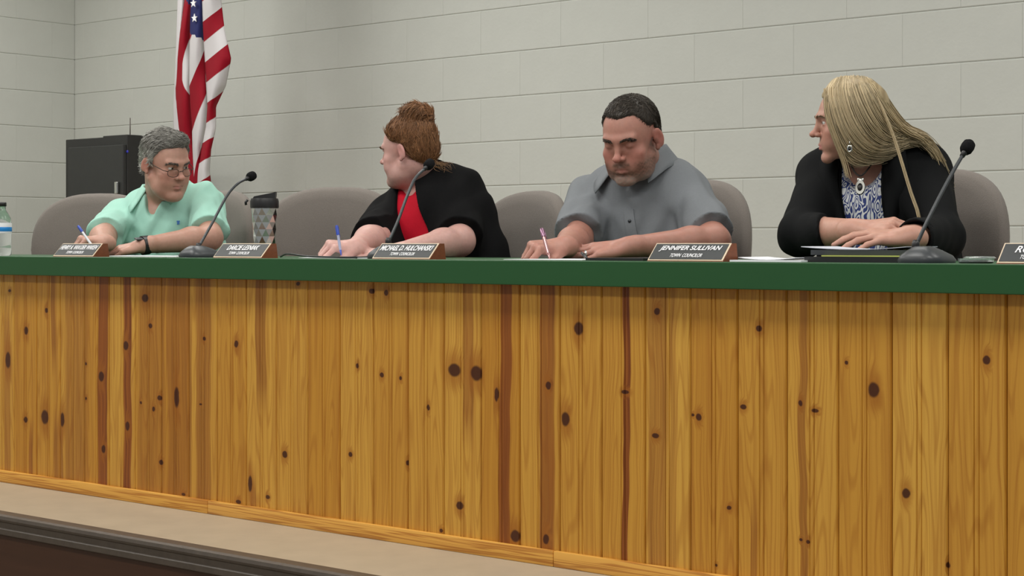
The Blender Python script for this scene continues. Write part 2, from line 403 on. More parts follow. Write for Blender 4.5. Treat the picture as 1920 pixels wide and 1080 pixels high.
for n in range(n0, n1):
    xc = G0 + (n + 0.5) * PW; hw = PW / 2 + 0.02
    ks = [(kx - xc, kz, rx, rz) for kx, kz, rx, rz in kw if abs(kx - xc) < hw + rx]
    ss = [(sx - xc, w_, za, zb, amt) for sx, w_, za, zb, amt in sw if abs(sx - xc) < hw + w_]
    if not ks and not ss and (n * 7) % 3 == 0 and (xc < -2.3 or xc > 1.5):
        ks = [(0.02, 0.2 + 0.06 * (n % 7), 0.008, 0.012)]
    o = bpy.data.objects.new('plank', pm); COL.objects.link(o); o.parent = desk
    o.matrix_parent_inverse = world_of(desk).inverted(); o.location = (xc, 0.0, 0.0)
    tone = float(np.clip(0.42 + 0.30 * math.sin(n * 2.4) + 0.12 * math.sin(n * 5.1), 0.05, 0.95))
    if xc < -1.2: tone = min(0.95, tone + 0.1)
    o.material_slots[0].link = 'OBJECT'; o.material_slots[0].material = pine('pine_plank', ks, ss, n * 1.37, tone)
# base trim in three lengths, carcass and inner panel
def trim_mat(seed):
    m, nt, b = new_mat('pine_trim')
    tc = nd(nt, 'ShaderNodeTexCoord')
    mp = nd(nt, 'ShaderNodeMapping', {'Vector': tc.outputs['Object'], 'Location': (seed, seed, 0), 'Scale': (1.4, 10, 60)})
    nz = nd(nt, 'ShaderNodeTexNoise', {'Vector': mp.outputs[0], 'Scale': 1.0, 'Detail': 2.0, 'Distortion': 1.2})
    r = mth(nt, 'SINE', mth(nt, 'MULTIPLY', nz.outputs[0], 26.0))
    f = nd(nt, 'ShaderNodeMapRange', {0: r, 1: -0.2, 2: 1.0, 3: 0.0, 4: 0.85}).outputs[0]
    nt.links.new(mixc(nt, f, rgb(196, 146, 66, 1.32), rgb(160, 100, 34, 1.2)), b.inputs['Base Color'])
    b.inputs['Roughness'].default_value = 0.38
    return m
xs = [DX0, at(395, HY, 0).x, at(1043, HY, 0).x, DX1]
for k in range(3):
    bm = bmesh.new(); box(bm, (xs[k] + 0.0005, -0.013, 0.0), (xs[k + 1] - 0.0005, 0.0, 0.040), 0.003, 2)
    part('base_trim', bm, trim_mat(k * 5.3 + 1), desk, True, angle=40)
bm = bmesh.new(); box(bm, (DX0, 0.0165, 0.0), (DX1, 0.036, TOP - TH)); part('backing_panel', bm, simple('plywood', rgb(170, 130, 80), 0.7), desk)
for k in range(5):
    x = DX0 + 0.3 + k * (DX1 - DX0 - 0.6) / 4
    if k in (1, 3): continue
for k, x in enumerate((-3.7, -1.27, 1.15, 2.4)):
    bm = bmesh.new(); box(bm, (x - 0.012, 0.036, 0.0), (x + 0.012, 0.56, TOP - TH)); part('support_panel', bm, simple('plywood', rgb(170, 130, 80), 0.7), desk)
ct = thing('countertop', 'long dark green laminate countertop running the full length of the pine desk', 'countertop', (-1.0, 0.3, TOP - TH))
bm = bmesh.new(); box(bm, (DX0, -0.036, TOP - 0.03), (DX1, 0.59, TOP), 0.0025, 2); part('top_slab', bm, M['green'], ct)
bm = bmesh.new(); box(bm, (DX0, -0.0365, TOP - TH), (DX1, -0.012, TOP - 0.0005), 0.002, 2); part('front_edge', bm, M['green'], ct)
bm = bmesh.new(); box(bm, (DX0, -0.0118, TOP - TH), (DX1, 0.575, TOP - 0.0305)); part('subtop', bm, simple('particle_board', rgb(150, 120, 80), 0.8), ct)

# ================================================================== CHAIRS
def outline(n=56):
    pts = []
    for i in range(n):
        a = 2 * math.pi * i / n
        c, s = math.cos(a), math.sin(a)
        e = 2.7 if s > 0 else 4.5
        x = math.copysign(abs(c) ** (2 / e), c); z = math.copysign(abs(s) ** (2 / e), s)
        wd = 0.252 - 0.030 * max(0, -z)
        pts.append((x * wd, z * 0.235))
    return pts
def chair_meshes():
    out = {}
    ol = outline(); bm = bmesh.new(); rings = []
    spec = [(0.0, -0.030), (0.45, -0.030), (0.80, -0.027), (0.93, -0.020), (0.985, -0.008), (1.0, 0.008), (0.985, 0.022), (0.93, 0.030), (0.6, 0.036), (0.0, 0.036)]
    for s, d in spec:
        if s == 0.0: rings.append([bm.verts.new((0, d, 0.775))]); continue
        rings.append([bm.verts.new((x * s, d - 0.9 * (x * s) ** 2 * 0.9 + 0.10 * max(0, z * s), 0.775 + z * s)) for x, z in ol])
    for a, b in zip(rings, rings[1:]):
        n = max(len(a), len(b))
        for i in range(n):
            j = (i + 1) % n
            if len(a) == 1: bm.faces.new((a[0], b[i], b[j]))
            elif len(b) == 1: bm.faces.new((a[i], b[0], a[j]))
            else: bm.faces.new((a[i], b[i], b[j], a[j]))
    out['backrest'] = (mesh_from_bm('backrest', bm, True), M['fabric'])
    bm = bmesh.new(); rings = []
    for s, z in [(0.0, 0.470), (0.6, 0.470), (0.9, 0.462), (0.985, 0.445), (1.0, 0.428), (0.96, 0.412), (0.0, 0.410)]:
        if s == 0.0: rings.append([bm.verts.new((0, -0.24, z))]); continue
        rings.append([bm.verts.new((x / 0.252 * 0.245 * s, -0.24 + zz / 0.235 * 0.225 * s, z)) for x, zz in ol])
    for a, b in zip(rings, rings[1:]):
        n = max(len(a), len(b))
        for i in range(n):
            j = (i + 1) % n
            if len(a) == 1: bm.faces.new((a[0], b[i], b[j]))
            elif len(b) == 1: bm.faces.new((a[i], b[0], a[j]))
            else: bm.faces.new((a[i], b[i], b[j], a[j]))
    out['seat'] = (mesh_from_bm('seat', bm, True), M['fabric'])
    bm = bmesh.new(); tube(bm, catmull([(0, -0.2, 0.40), (0, 0.02, 0.40), (0, 0.075, 0.47), (0, 0.06, 0.75)], 14), 0.022, 8)
    out['back_bar'] = (mesh_from_bm('back_bar', bm, True), M['chairplastic'])
    bm = bmesh.new(); lathe(bm, [(0.0, 0.40), (0.05, 0.40), (0.05, 0.385), (0.022, 0.38), (0.022, 0.24), (0.03, 0.24), (0.03, 0.09), (0.0, 0.09)], 16, Matrix.Translation((0, -0.2, 0)))
    out['gas_column'] = (mesh_from_bm('gas_column', bm, True, 30), M['chairplastic'])
    bm = bmesh.new(); tube(bm, [(0, 0, 0.115), (0.1, 0, 0.105), (0.25, 0, 0.07)], [0.024, 0.02, 0.014], 8)
    out['spoke'] = (mesh_from_bm('spoke', bm, True), M['chairplastic'])
    bm = bmesh.new(); lathe(bm, [(0.0, -0.018), (0.022, -0.018), (0.025, -0.01), (0.025, 0.01), (0.022, 0.018), (0.0, 0.018)], 14, Matrix.Translation((0.25, 0, 0.0255)) @ Matrix.Rotation(math.pi / 2, 4, 'X'))
    out['caster'] = (mesh_from_bm('caster', bm, True, 40), M['chairplastic'])
    return out
CM = chair_meshes()
def chair(label, x, y, rz, scale=1.0, sz=1.0):
    r = thing('office_chair', label, 'chair', (x, y, 0), rz, 'grey upholstered swivel chairs behind the desk')
    r.scale = (scale, scale, sz)
    for k in ('backrest', 'seat', 'back_bar', 'gas_column'): link(k, CM[k][0], CM[k][1], r, False)
    for i in range(5):
        s = link('spoke', CM['spoke'][0], CM['spoke'][1], r, False); s.location = (0, -0.2, 0); s.rotation_euler = (0, 0, i * 2 * math.pi / 5 + 0.3)
        c = link('caster', CM['caster'][0], CM['caster'][1], s, False)
    return r
def chair_at(label, pxc, Y, rz, sc=1.0, sz=1.0):
    p = at(pxc, HY, Y); return chair(label, p.x, Y, rz, sc, sz)
chair_at('empty grey upholstered chair in front of the black cabinet, behind the teal polo', 182, 0.98, math.radians(30), 1.05)
chair_at('grey upholstered chair holding the man in the teal polo, steel tumbler in front', 408, 1.06, math.radians(0), 0.98)
chair_at('empty grey upholstered chair between the steel tumbler and the woman in black cardigan', 626, 1.04, math.radians(22), 1.10)
chair_at('grey upholstered chair holding the woman in black cardigan and red top', 990, 1.06, math.radians(-14), 0.98, 0.968)
chair_at('grey upholstered chair holding the man in the grey polo', 1296, 1.08, math.radians(-4), 1.0, 0.99)
chair_at('grey upholstered chair holding the blonde woman in the black blazer', 1748, 1.07, math.radians(-4), 1.0)

# ================================================================== BLACK CABINET AND FLAG IN THE CORNER
cy = 2.02
pa, pb, pc = at(123, 262, cy), at(196, 258, cy), at(276, 250, cy)
cab = thing('equipment_cabinet', 'tall black equipment cabinet with a door, standing in the corner behind the teal polo', 'cabinet', ((pa.x + pc.x) / 2, cy + 0.25, 0))
zt1, zt2 = pa.z, at(230, 253, cy).z
bm = bmesh.new(); box(bm, (pa.x, cy, 0.02), (pb.x, cy + 0.34, zt1), 0.004); part('body', bm, M['cabinet'], cab)
bm = bmesh.new(); box(bm, (pb.x + 0.001, cy - 0.012, 0.02), (at(242, HY, cy).x, cy + 0.34, zt2), 0.004); part('body', bm, M['cabinet'], cab)
d0, d1 = at(129, 262, cy - 0.03), at(232, 262, cy - 0.03)
bm = bmesh.new(); box(bm, (d0.x, cy - 0.034, 0.05), (d1.x, cy - 0.0125, zt1 - 0.045), 0.004)
door = part('door', bm, simple('cabinet_door', (0.022, 0.023, 0.022), 0.45, var=0.1), cab)
hp = at(218, 352, cy - 0.045); bm = bmesh.new(); box(bm, (hp.x - 0.012, cy - 0.05, hp.z - 0.03), (hp.x + 0.012, cy - 0.0345, hp.z + 0.03), 0.004); part('latch', bm, M['chrome'], door)
bl = at(237, 284, cy - 0.02); bm = bmesh.new(); lathe(bm, [(0.0, 0.004), (0.006, 0.004), (0.007, 0.0), (0, 0)], 12, Matrix.Translation((bl.x, cy - 0.0125, bl.z)) @ Matrix.Rotation(math.pi / 2, 4, 'X'))
m_, nt_, b_ = new_mat('blue_indicator'); b_.inputs['Base Color'].default_value = (0.02, 0.02, 0.2, 1); b_.inputs['Emission Color'].default_value = (0.05, 0.06, 0.7, 1); b_.inputs['Emission Strength'].default_value = 0.25
part('indicator_light', bm, m_, cab, True)
for (x0_, x1_) in ((pa.x + 0.03, pa.x + 0.09), (pb.x + 0.03, pb.x + 0.09)):
    for yy in (cy + 0.05, cy + 0.28):
        bm = bmesh.new(); box(bm, (x0_, yy, 0.0), (x1_, yy + 0.04, 0.0195)); part('foot', bm, M['blackp'], cab)
lx = at(121, 300, cy + 0.02); bm = bmesh.new(); box(bm, (pa.x - 0.035, cy + 0.05, 0.05), (pa.x - 0.0005, cy + 0.30, at(120, 298, cy).z), 0.003); part('side_panel', bm, M['cabinet'], cab)
an = at(244, 248, cy + 0.2)
bm = bmesh.new(); at_ = at(244, 221, cy + 0.2); tube(bm, [(an.x, an.y, zt2 - 0.0005), (an.x, an.y, at_.z)], 0.0028, 8)
lathe(bm, [(0.0, 0.012), (0.010, 0.010), (0.012, 0.0), (0.0, 0.0)], 12, Matrix.Translation((an.x, an.y, zt2)))
part('antenna', bm, simple('antenna_grey', (0.10, 0.085, 0.075), 0.5), cab, True)

# flag: a cloth sheet hanging in pleats from a staff
FY = 2.05
flag = thing('flag', 'red, white and blue striped flag with stars hanging in folds in the corner', 'flag', at(375, HY, FY).xy.to_3d())
def flag_cloth():
    V, F, UV, MS = [], [], [], []
    # picture-plane edges of the hanging bundle (x at heights y), each pleat: left, right
    ys = np.array([-300, -60, 0, 60, 110, 160, 200, 240, 280, 320, 365.0, 420])
    pl = [  # pleat columns: (x-left list, x-right list, depth offset, slope, phase)
        ([352, 347, 338, 332, 330, 331, 335, 343, 350, 352, 352], [362, 360, 358, 357, 358, 361, 365, 368, 370, 372, 372], 0.03, 0.004, 0.30),
        ([360, 359, 357, 356, 356, 358, 361, 362, 364, 366, 368], [383, 381, 382, 384, 386, 388, 386, 380, 379, 380, 380], -0.02, 0.010, 0.05),
        ([381, 380, 382, 385, 388, 390, 387, 378, 372, 370, 370], [412, 414, 422, 433, 423, 404, 404, 395, 392, 398, 402], -0.05, 0.020, 0.55),
        ([336, 334, 332, 330, 328, 326, 326, 328, 332, 336, 338], [350, 346, 342, 338, 336, 338, 346, 350, 354, 356, 358], 0.06, 0.0, 9.0)]
    NT = 140; NS = 14
    yy = np.linspace(-300, 420, NT)
    pl = [([358 + 0.25 * (q[0][0] - 352)] + q[0], [364 + 0.55 * (q[1][0] - 362)] + q[1], q[2], q[3], q[4]) for q in pl]
    for (xl, xr, dof, slope, ph) in pl:
        base = len(V)
        L = np.interp(yy, ys, xl); R = np.interp(yy, ys, xr)
        for i in range(NT):
            for j in range(NS):
                s = j / (NS - 1)
                px = L[i] + (R[i] - L[i]) * s
                bul = -0.035 * math.sin(math.pi * s) + 0.010 * math.sin(yy[i] * 0.035 + s * 4 + ph * 7)
                p = at(px, yy[i], FY + dof + bul)
                V.append(p); UV.append((s, yy[i], px - L[i], ph))
        for i in range(NT - 1):
            for j in range(NS - 1):
                a = base + i * NS + j; F.append((a, a + 1, a + NS + 1, a + NS))
    return V, F, UV
V, F, UV = flag_cloth()
me = bpy.data.meshes.new('cloth'); me.from_pydata([tuple(v) for v in V], [], F); me.update()
for p in me.polygons: p.use_smooth = True
RED, WHT, BLU = rgb(138, 0, 26, 1.0), rgb(200, 196, 198, 1.0), rgb(34, 38, 88, 1.0)
la = me.attributes.new('stripe', 'FLOAT', 'POINT'); lb = me.attributes.new('canton', 'FLOAT', 'POINT')
sv, cv = [], []
for (s, y, dx, ph) in UV:
    if ph == 0.30: v = 0.14 + s * 0.80 * min(1, max(0, (y - 20) / 100)) * (1 if y < 150 else max(0, 1 - (y - 150) / 60)); c = 1.0 if y < -5 + 20 * s else 0
    elif ph == 0.05: v = s * 0.42 + y / 170.0 + 0.05; c = 1.0 if y < 62 + 14 * s else 0
    elif ph == 0.55: v = (dx * 0.78 + y) / 76.0 + 0.46; c = 0
    else: v = 0.75; c = 0
    sv.append(v); cv.append(c)
la.data.foreach_set('value', sv); lb.data.foreach_set('value', cv)
m_, nt_, b_ = new_mat('flag_cloth')
a1 = nd(nt_, 'ShaderNodeAttribute', attribute_name='stripe').outputs['Fac']; a2 = nd(nt_, 'ShaderNodeAttribute', attribute_name='canton').outputs['Fac']
fr = mth(nt_, 'FRACT', a1); e1 = nd(nt_, 'ShaderNodeMapRange', {0: fr, 1: 0.49, 2: 0.51, 3: 0.0, 4: 1.0}).outputs[0]
c_ = mixc(nt_, e1, RED, WHT); c_ = mixc(nt_, nd(nt_, 'ShaderNodeMapRange', {0: a2, 1: 0.4, 2: 0.6, 3: 0.0, 4: 1.0}).outputs[0], c_, BLU)
nt_.links.new(c_, b_.inputs['Base Color']); b_.inputs['Roughness'].default_value = 0.7; b_.inputs['Specular IOR Level'].default_value = 0.2
clo = link('cloth', me, m_, flag)
md = clo.modifiers.new('thickness', 'SOLIDIFY'); md.thickness = 0.003
for (sx, sy, r) in ((362, 6, 8.5), (364, 34, 8.5), (360, -22, 8), (365, -52, 8), (362, -80, 8), (366, -110, 8)):
    c = at(sx, sy, FY - 0.075); h = FPX / depth(c); R_ = r / h
    bm = bmesh.new(); vv = []
    for k in range(10):
        a = math.pi / 2 + k * math.pi / 5; q = R_ if k % 2 == 0 else R_ * 0.4
        vv.append((c.x + q * math.cos(a) * 1.05, c.z + q * math.sin(a)))
    f_ = [bm.verts.new((x, c.y, z)) for x, z in vv]; bk = [bm.verts.new((x, c.y + 0.004, z)) for x, z in vv]
    bm.faces.new(f_); bm.faces.new(bk[::-1])
    for k in range(10): bm.faces.new((f_[k], bk[k], bk[(k + 1) % 10], f_[(k + 1) % 10]))
    part('star', bm, M['white'], clo)
px_ = at(366, HY, FY + 0.06)
bm = bmesh.new(); tube(bm, [(px_.x, px_.y, 0.1), (px_.x, px_.y, 2.6)], 0.0125, 12); part('staff', bm, simple('oak_staff', rgb(150, 110, 60), 0.4), flag, True)
bm = bmesh.new(); lathe(bm, [(0, 0), (0.14, 0), (0.14, 0.02), (0.04, 0.06), (0.03, 0.16), (0.0, 0.16)], 24, Matrix.Translation((px_.x, px_.y, 0))); part('base', bm, M['gold'], flag, True, angle=40)
bm = bmesh.new(); lathe(bm, [(0, 2.6), (0.02, 2.6), (0.025, 2.62), (0.008, 2.64), (0.02, 2.68), (0.0, 2.74)], 14, Matrix.Translation((px_.x, px_.y, 0))); part('finial', bm, M['gold'], flag, True)

# ================================================================== NAMEPLATES
def text_mesh(body, width, height, bold=0.012, shear=0.28, spacing=1.0):
    cu = bpy.data.curves.new('t', 'FONT'); cu.body = body; cu.size = 1.0; cu.shear = shear; cu.extrude = 0.012; cu.offset = bold; cu.space_character = spacing
    o = bpy.data.objects.new('t', cu); COL.objects.link(o)
    dg = bpy.context.evaluated_depsgraph_get(); dg.update()
    me = bpy.data.meshes.new_from_object(o.evaluated_get(dg)); bpy.data.objects.remove(o); bpy.data.curves.remove(cu)
    n = len(me.vertices); co = np.empty(n * 3, 'f'); me.vertices.foreach_get('co', co); co = co.reshape(-1, 3)
    lo, hi = co.min(0), co.max(0)
    co[:, 0] = (co[:, 0] - (lo[0] + hi[0]) / 2) / (hi[0] - lo[0]) * width
    co[:, 1] = (co[:, 1] - lo[1]) / (hi[1] - lo[1]) * height
    co[:, 2] = (co[:, 2] - lo[2]) / (hi[2] - lo[2]) * 0.0008
    me.vertices.foreach_set('co', co.ravel()); me.update(); me.materials.clear()
    return me
def nameplate(label, pxl, name, wname, Y=-0.028, wt=0.088, xn=0.0, xt=-0.002):
    p = at(pxl, HY, Y); W = 0.212
    r = thing('nameplate', label, 'nameplate', (p.x + W / 2, Y, TOP), 0, 'engraved nameplates along the front of the desk')
    H, D = 0.042, 0.040
    bm = bmesh.new()
    a = [(-W / 2, 0, 0), (-W / 2, D, H), (-W / 2, D + 0.018, H), (-W / 2, D + 0.024, 0)]
    l = [bm.verts.new(v) for v in a]; rr = [bm.verts.new((W / 2, v[1], v[2])) for v in a]
    for i in range(4): bm.faces.new((l[i], rr[i], rr[(i + 1) % 4], l[(i + 1) % 4]))
    bm.faces.new(l[::-1]); bm.faces.new(rr)
    part('wooden_block', bm, M['walnut'], r, False, False)
    L = math.hypot(H, D); ang = math.atan2(H, D)
    T = Matrix.Rotation(ang, 4, 'X')
    bm = bmesh.new(); box(bm, (-W / 2 + 0.001, 0.0022, 0.0), (W / 2 - 0.001, L - 0.0005, 0.0012), 0, 2, T); part('edging', bm, M['gold'], r, False, False)
    bm = bmesh.new(); box(bm, (-W / 2 + 0.004, 0.0055, 0.001), (W / 2 - 0.0055, L - 0.0035, 0.0022), 0, 2, T); part('engraved_plate', bm, M['plate'], r, False, False)
    for nm, body, wd, ht, yo, xo in (('name_lettering', name, wname, 0.0185, 0.0295, xn), ('title_lettering', 'TOWN  COUNCILOR', wt, 0.0110, 0.0118, xt)):
        me = text_mesh(body, wd, ht, 0.012 if nm[0] == 'n' else 0.004, 0.25)
        o = link(nm, me, M['white'], r, False); o.matrix_local = T @ Matrix.Translation((xo, yo, 0.0022))
    return r
nameplate('engraved black nameplate on a wooden wedge, leftmost, before the hand with blue pen', 99, 'HENRY A. VAN DER WAKEN', 0.192)
nameplate('engraved black nameplate on a wooden wedge in front of the steel tumbler', 399, 'DARCIE LESNIAK', 0.135)
nameplate('engraved black nameplate on a wooden wedge in front of the woman in red top', 697, 'MICHAEL D. HULCHANSKI', 0.190)
nameplate('engraved black nameplate on a wooden wedge between the grey polo and the blazer', 1213, 'JENNIFER SULLIVAN', 0.172)
nameplate('engraved black nameplate cut off by the right edge, beside the clear dish', 1868, 'RO', 0.035, xn=-0.0575, xt=-0.015)

# ================================================================== MICROPHONES
def mic(label, neck, base, yaw, capdir=None):
    b0 = Vector(base)
    r = thing('gooseneck_microphone', label, 'microphone', (b0.x, b0.y, TOP), 0, 'gooseneck microphones on the desk')
    R = Matrix.Translation((b0.x, b0.y, TOP)) @ Matrix.Rotation(yaw, 4, 'Z')
    bm = bmesh.new(); rings = []
    for k, (z, sx, sy, oy) in enumerate([(0.0, 0.050, 0.062, 0.0), (0.006, 0.052, 0.064, 0.0), (0.016, 0.046, 0.058, -0.002), (0.027, 0.030, 0.040, -0.010), (0.034, 0.020, 0.022, -0.016), (0.036, 0.014, 0.014, -0.017)]):
        n = 28; ring = []
        for i in range(n):
            a = 2 * math.pi * i / n; c, s = math.cos(a), math.sin(a)
            x = math.copysign(abs(c) ** 0.6, c) * sx; y = math.copysign(abs(s) ** 0.6, s) * sy + oy
            ring.append(bm.verts.new(R @ Vector((x, y, z))))
        rings.append(ring)
    for a, b in zip(rings, rings[1:]):
        for i in range(28): j = (i + 1) % 28; bm.faces.new((a[i], a[j], b[j], b[i]))
    bm.faces.new(rings[0][::-1]); bm.faces.new(rings[-1])
    bs = part('base', bm, M['greyp'], r, True, angle=60)
    bm = bmesh.new(); box(bm, (-0.012, -0.050, 0.010), (0.012, -0.036, 0.0225), 0.003, 2, R); part('talk_button', bm, M['blackp'], bs, True)
    n0_ = Vector(neck[0])
    bm = bmesh.new(); lathe(bm, [(0, 0), (0.0095, 0.0), (0.0085, 0.02), (0.0055, 0.028), (0, 0.028)], 14, Matrix.Translation(n0_ - Vector((0, 0, 0.014)))); part('collar', bm, M['blackp'], r, True)
    bm = bmesh.new(); tube(bm, catmull(neck, 36), 0.0042, 8); part('gooseneck', bm, M['greyp'], r, True)
    e = Vector(neck[-1]); d = (e - Vector(neck[-2])).normalized()
    q = d.to_track_quat('Z', 'Y').to_matrix().to_4x4()
    bm = bmesh.new(); lathe(bm, [(0.0, -0.012), (0.0055, -0.012), (0.0065, 0.0), (0.0075, 0.008), (0, 0.008)], 14, Matrix.Translation(e) @ q); part('capsule', bm, M['blackp'], r, True)
    bm = bmesh.new(); lathe(bm, [(0.0, 0.0), (0.010, 0.001), (0.0140, 0.008), (0.0150, 0.018), (0.0135, 0.028), (0.008, 0.034), (0.0, 0.036)], 18, Matrix.Translation(e) @ q); part('foam_windscreen', bm, M['foam'], r, True)
    return r
mic('black gooseneck microphone with its base between the teal polo and the second nameplate',
    [at(372, 464, 0.03), at(398, 418, 0.09), at(425, 368, 0.155), at(445, 345, 0.20), at(465, 334, 0.25)], at(377, HY, 0.045), 0.0)
mic('black gooseneck microphone arching in front of the red top, base behind a nameplate',
    [at(728, 455, 0.08), at(747, 412, 0.12), at(764, 366, 0.16), at(779, 334, 0.20), at(799, 314, 0.25)], at(733, HY, 0.095), 0.0)
mic('black gooseneck microphone on the right, beside the folders of the woman in blazer',
    [at(1717, 462, 0.025), at(1740, 412, 0.055), at(1770, 353, 0.11), at(1792, 313, 0.15), at(1808, 286, 0.18)], at(1738, HY, 0.04), 0.0)
bm = bmesh.new()
tube(bm, catmull([at(526, HY, 0.16).xy.to_3d() + Vector((0, 0, TOP + 0.003)), at(540, HY, 0.09).xy.to_3d() + Vector((0, 0, TOP + 0.012)), at(575, HY, 0.05).xy.to_3d() + Vector((0, 0, TOP + 0.006)), at(640, HY, 0.04).xy.to_3d() + Vector((0, 0, TOP + 0.0035)), at(690, HY, 0.10).xy.to_3d() + Vector((0, 0, TOP + 0.0035))], 40), 0.0028, 6)
tag(part('microphone_cable', bm, M['blackp'], None, True), 'thin black cable lying on the countertop left of the third nameplate', 'cable')

# ================================================================== TUMBLER, BOTTLE, DISH
tp = at(496, HY, 0.20)
tum = thing('travel_tumbler', 'faceted stainless steel travel tumbler with black flip lid behind the second nameplate', 'tumbler', (tp.x, tp.y, TOP))
bm = bmesh.new(); n = 10; rings = []
zs = np.linspace(0.0, 0.150, 8)
for k, z in enumerate(zs):
    rr = 0.031 + 0.0085 * (z / 0.150); off = 0.5 if k % 2 else 0.0
    rings.append([bm.verts.new((rr * math.cos(2 * math.pi * (i + off) / n), rr * math.sin(2 * math.pi * (i + off) / n), z)) for i in range(n)])
for k in range(len(zs) - 1):
    a, b = rings[k], rings[k + 1]
    for i in range(n):
        j = (i + 1) % n
        if k % 2 == 0: bm.faces.new((a[i], a[j], b[i])); bm.faces.new((a[j], b[j], b[i]))
        else: bm.faces.new((a[i], b[j], b[i])); bm.faces.new((a[i], a[j], b[j]))
bm.faces.new(rings[0][::-1]); bm.faces.new(rings[-1])
part('faceted_body', bm, M['chrome'], tum, False, False)
bm = bmesh.new(); lathe(bm, [(0, 0.150), (0.0425, 0.150), (0.0435, 0.154), (0.0435, 0.172), (0.041, 0.180), (0.0, 0.180)], 32)
lid = part('lid', bm, M['blackp'], tum, True, False, 35)
bm = bmesh.new()
q0 = [(-0.034, 0.180), (0.034, 0.180), (0.036, 0.200), (0.026, 0.197), (-0.030, 0.186)]
A = [bm.verts.new((x, -0.016, z)) for x, z in q0]; B = [bm.verts.new((x, 0.016, z)) for x, z in q0]
for i in range(5): bm.faces.new((A[i], A[(i + 1) % 5], B[(i + 1) % 5], B[i]))
bm.faces.new(A[::-1]); bm.faces.new(B)
fl = part('flip_spout', bm, M['blackp'], lid, False, False)
fl.rotation_euler = (0, 0, math.radians(40))
bm = bmesh.new(); tube(bm, [(-0.043, -0.03, 0.176), (-0.048, -0.034, 0.168), (-0.047, -0.033, 0.160)], 0.004, 8); part('clip', bm, M['blackp'], lid, True, False)
bp_ = at(3.5, HY, 0.06)
bot = thing('water_bottle', 'clear plastic water bottle with a blue and white label at the left edge', 'bottle', (bp_.x, bp_.y, TOP))
mg, ntg, bg = new_mat('clear_plastic'); bg.inputs['Base Color'].default_value = (0.93, 0.97, 0.98, 1); bg.inputs['Transmission Weight'].default_value = 0.92; bg.inputs['Roughness'].default_value = 0.06; bg.inputs['IOR'].default_value = 1.30
bm = bmesh.new(); lathe(bm, [(0.0, 0.004), (0.027, 0.0), (0.032, 0.006), (0.0325, 0.03), (0.031, 0.04), (0.0325, 0.05), (0.0325, 0.115), (0.030, 0.130), (0.018, 0.150), (0.0135, 0.158), (0.0135, 0.170), (0.0, 0.170)], 28)
part('bottle_body', bm, mg, bot, True, False)
bm = bmesh.new(); lathe(bm, [(0.0331, 0.078), (0.0334, 0.079), (0.0334, 0.112), (0.0331, 0.113)], 28)
lab = part('label_band', bm, M['paper'], bot, True, False)
bm = bmesh.new(); lathe(bm, [(0.0335, 0.084), (0.0338, 0.0845), (0.0338, 0.0985), (0.0335, 0.099)], 28); part('blue_stripe', bm, simple('label_blue', rgb(20, 120, 190, 1.2), 0.4), lab, True, False)
bm = bmesh.new(); lathe(bm, [(0.0, 0.1705), (0.0155, 0.1705), (0.0155, 0.182), (0.014, 0.184), (0.0, 0.184)], 20); part('cap', bm, M['blackp'], bot, True, False)
dp = at(1830, HY, 0.04)
dish = thing('glass_dish', 'small clear shallow dish between the right microphone and the cut-off nameplate', 'dish', (dp.x, dp.y, TOP))
bm = bmesh.new(); lathe(bm, [(0.0, 0.0), (0.034, 0.0), (0.037, 0.004), (0.037, 0.010), (0.035, 0.010), (0.034, 0.004), (0.0, 0.003)], 28); part('dish_bowl', bm, mg, dish, True, False, 50)
bm = bmesh.new(); lathe(bm, [(0.0, 0.0105), (0.030, 0.0105), (0.034, 0.0110), (0.030, 0.0145), (0.0, 0.0150)], 28, Matrix.Translation((0.006, 0.004, 0))); part('dish_lid', bm, mg, dish, True, False, 50)

# ================================================================== PAPERS, FOLDERS
def sheet(name, label, cat, corners, th, mat, z0=TOP, curl=0.0, group=None):
    pts = [at(px, HY, Y) for px, Y in corners]
    bm = bmesh.new(); nx, ny = 8, 4; g = []
    for layer in (0, 1):
        G = []
        for i in range(nx + 1):
            for j in range(ny + 1):
                u, v = i / nx, j / ny
                p = (pts[0] * (1 - u) + pts[1] * u) * (1 - v) + (pts[3] * (1 - u) + pts[2] * u) * v
                z = z0 + th * layer + curl * (u - 0.5) ** 2 * 4 * (1 if layer or curl else 0) + 0.0003
                G.append(bm.verts.new((p.x, p.y, z)))
        g.append(G)
    ix = lambda i, j: i * (ny + 1) + j
    for i in range(nx):
        for j in range(ny):
            for L_, o in ((0, 1), (1, 0)):
                q = [g[L_][ix(i, j)], g[L_][ix(i + 1, j)], g[L_][ix(i + 1, j + 1)], g[L_][ix(i, j + 1)]]
                bm.faces.new(q if not o else q[::-1])
    for i in range(nx):
        for j in (0, ny): bm.faces.new((g[0][ix(i, j)], g[0][ix(i + 1, j)], g[1][ix(i + 1, j)], g[1][ix(i, j)]))
    for j in range(ny):
        for i in (0, nx): bm.faces.new((g[0][ix(i, j)], g[0][ix(i, j + 1)], g[1][ix(i, j + 1)], g[1][ix(i, j)]))
    return tag(part(name, bm, mat), label, cat, group)
sheet('paper_sheet', 'white paper under the hand with the black wristwatch', 'paper', [(198, 0.09), (330, 0.09), (372, 0.30), (238, 0.30)], 0.002, M['paper'], group='loose papers on the desk')
sheet('paper_sheet', 'white paper under the hand of the woman in cardigan', 'paper', [(560, 0.07), (690, 0.07), (725, 0.28), (600, 0.28)], 0.002, M['paper'], group='loose papers on the desk')
sheet('paper_sheet', 'white paper under the writing hand of the man in grey polo', 'paper', [(944, 0.03), (1092, 0.03), (1170, 0.26), (1030, 0.26)], 0.0015, M['paper'], group='loose papers on the desk')
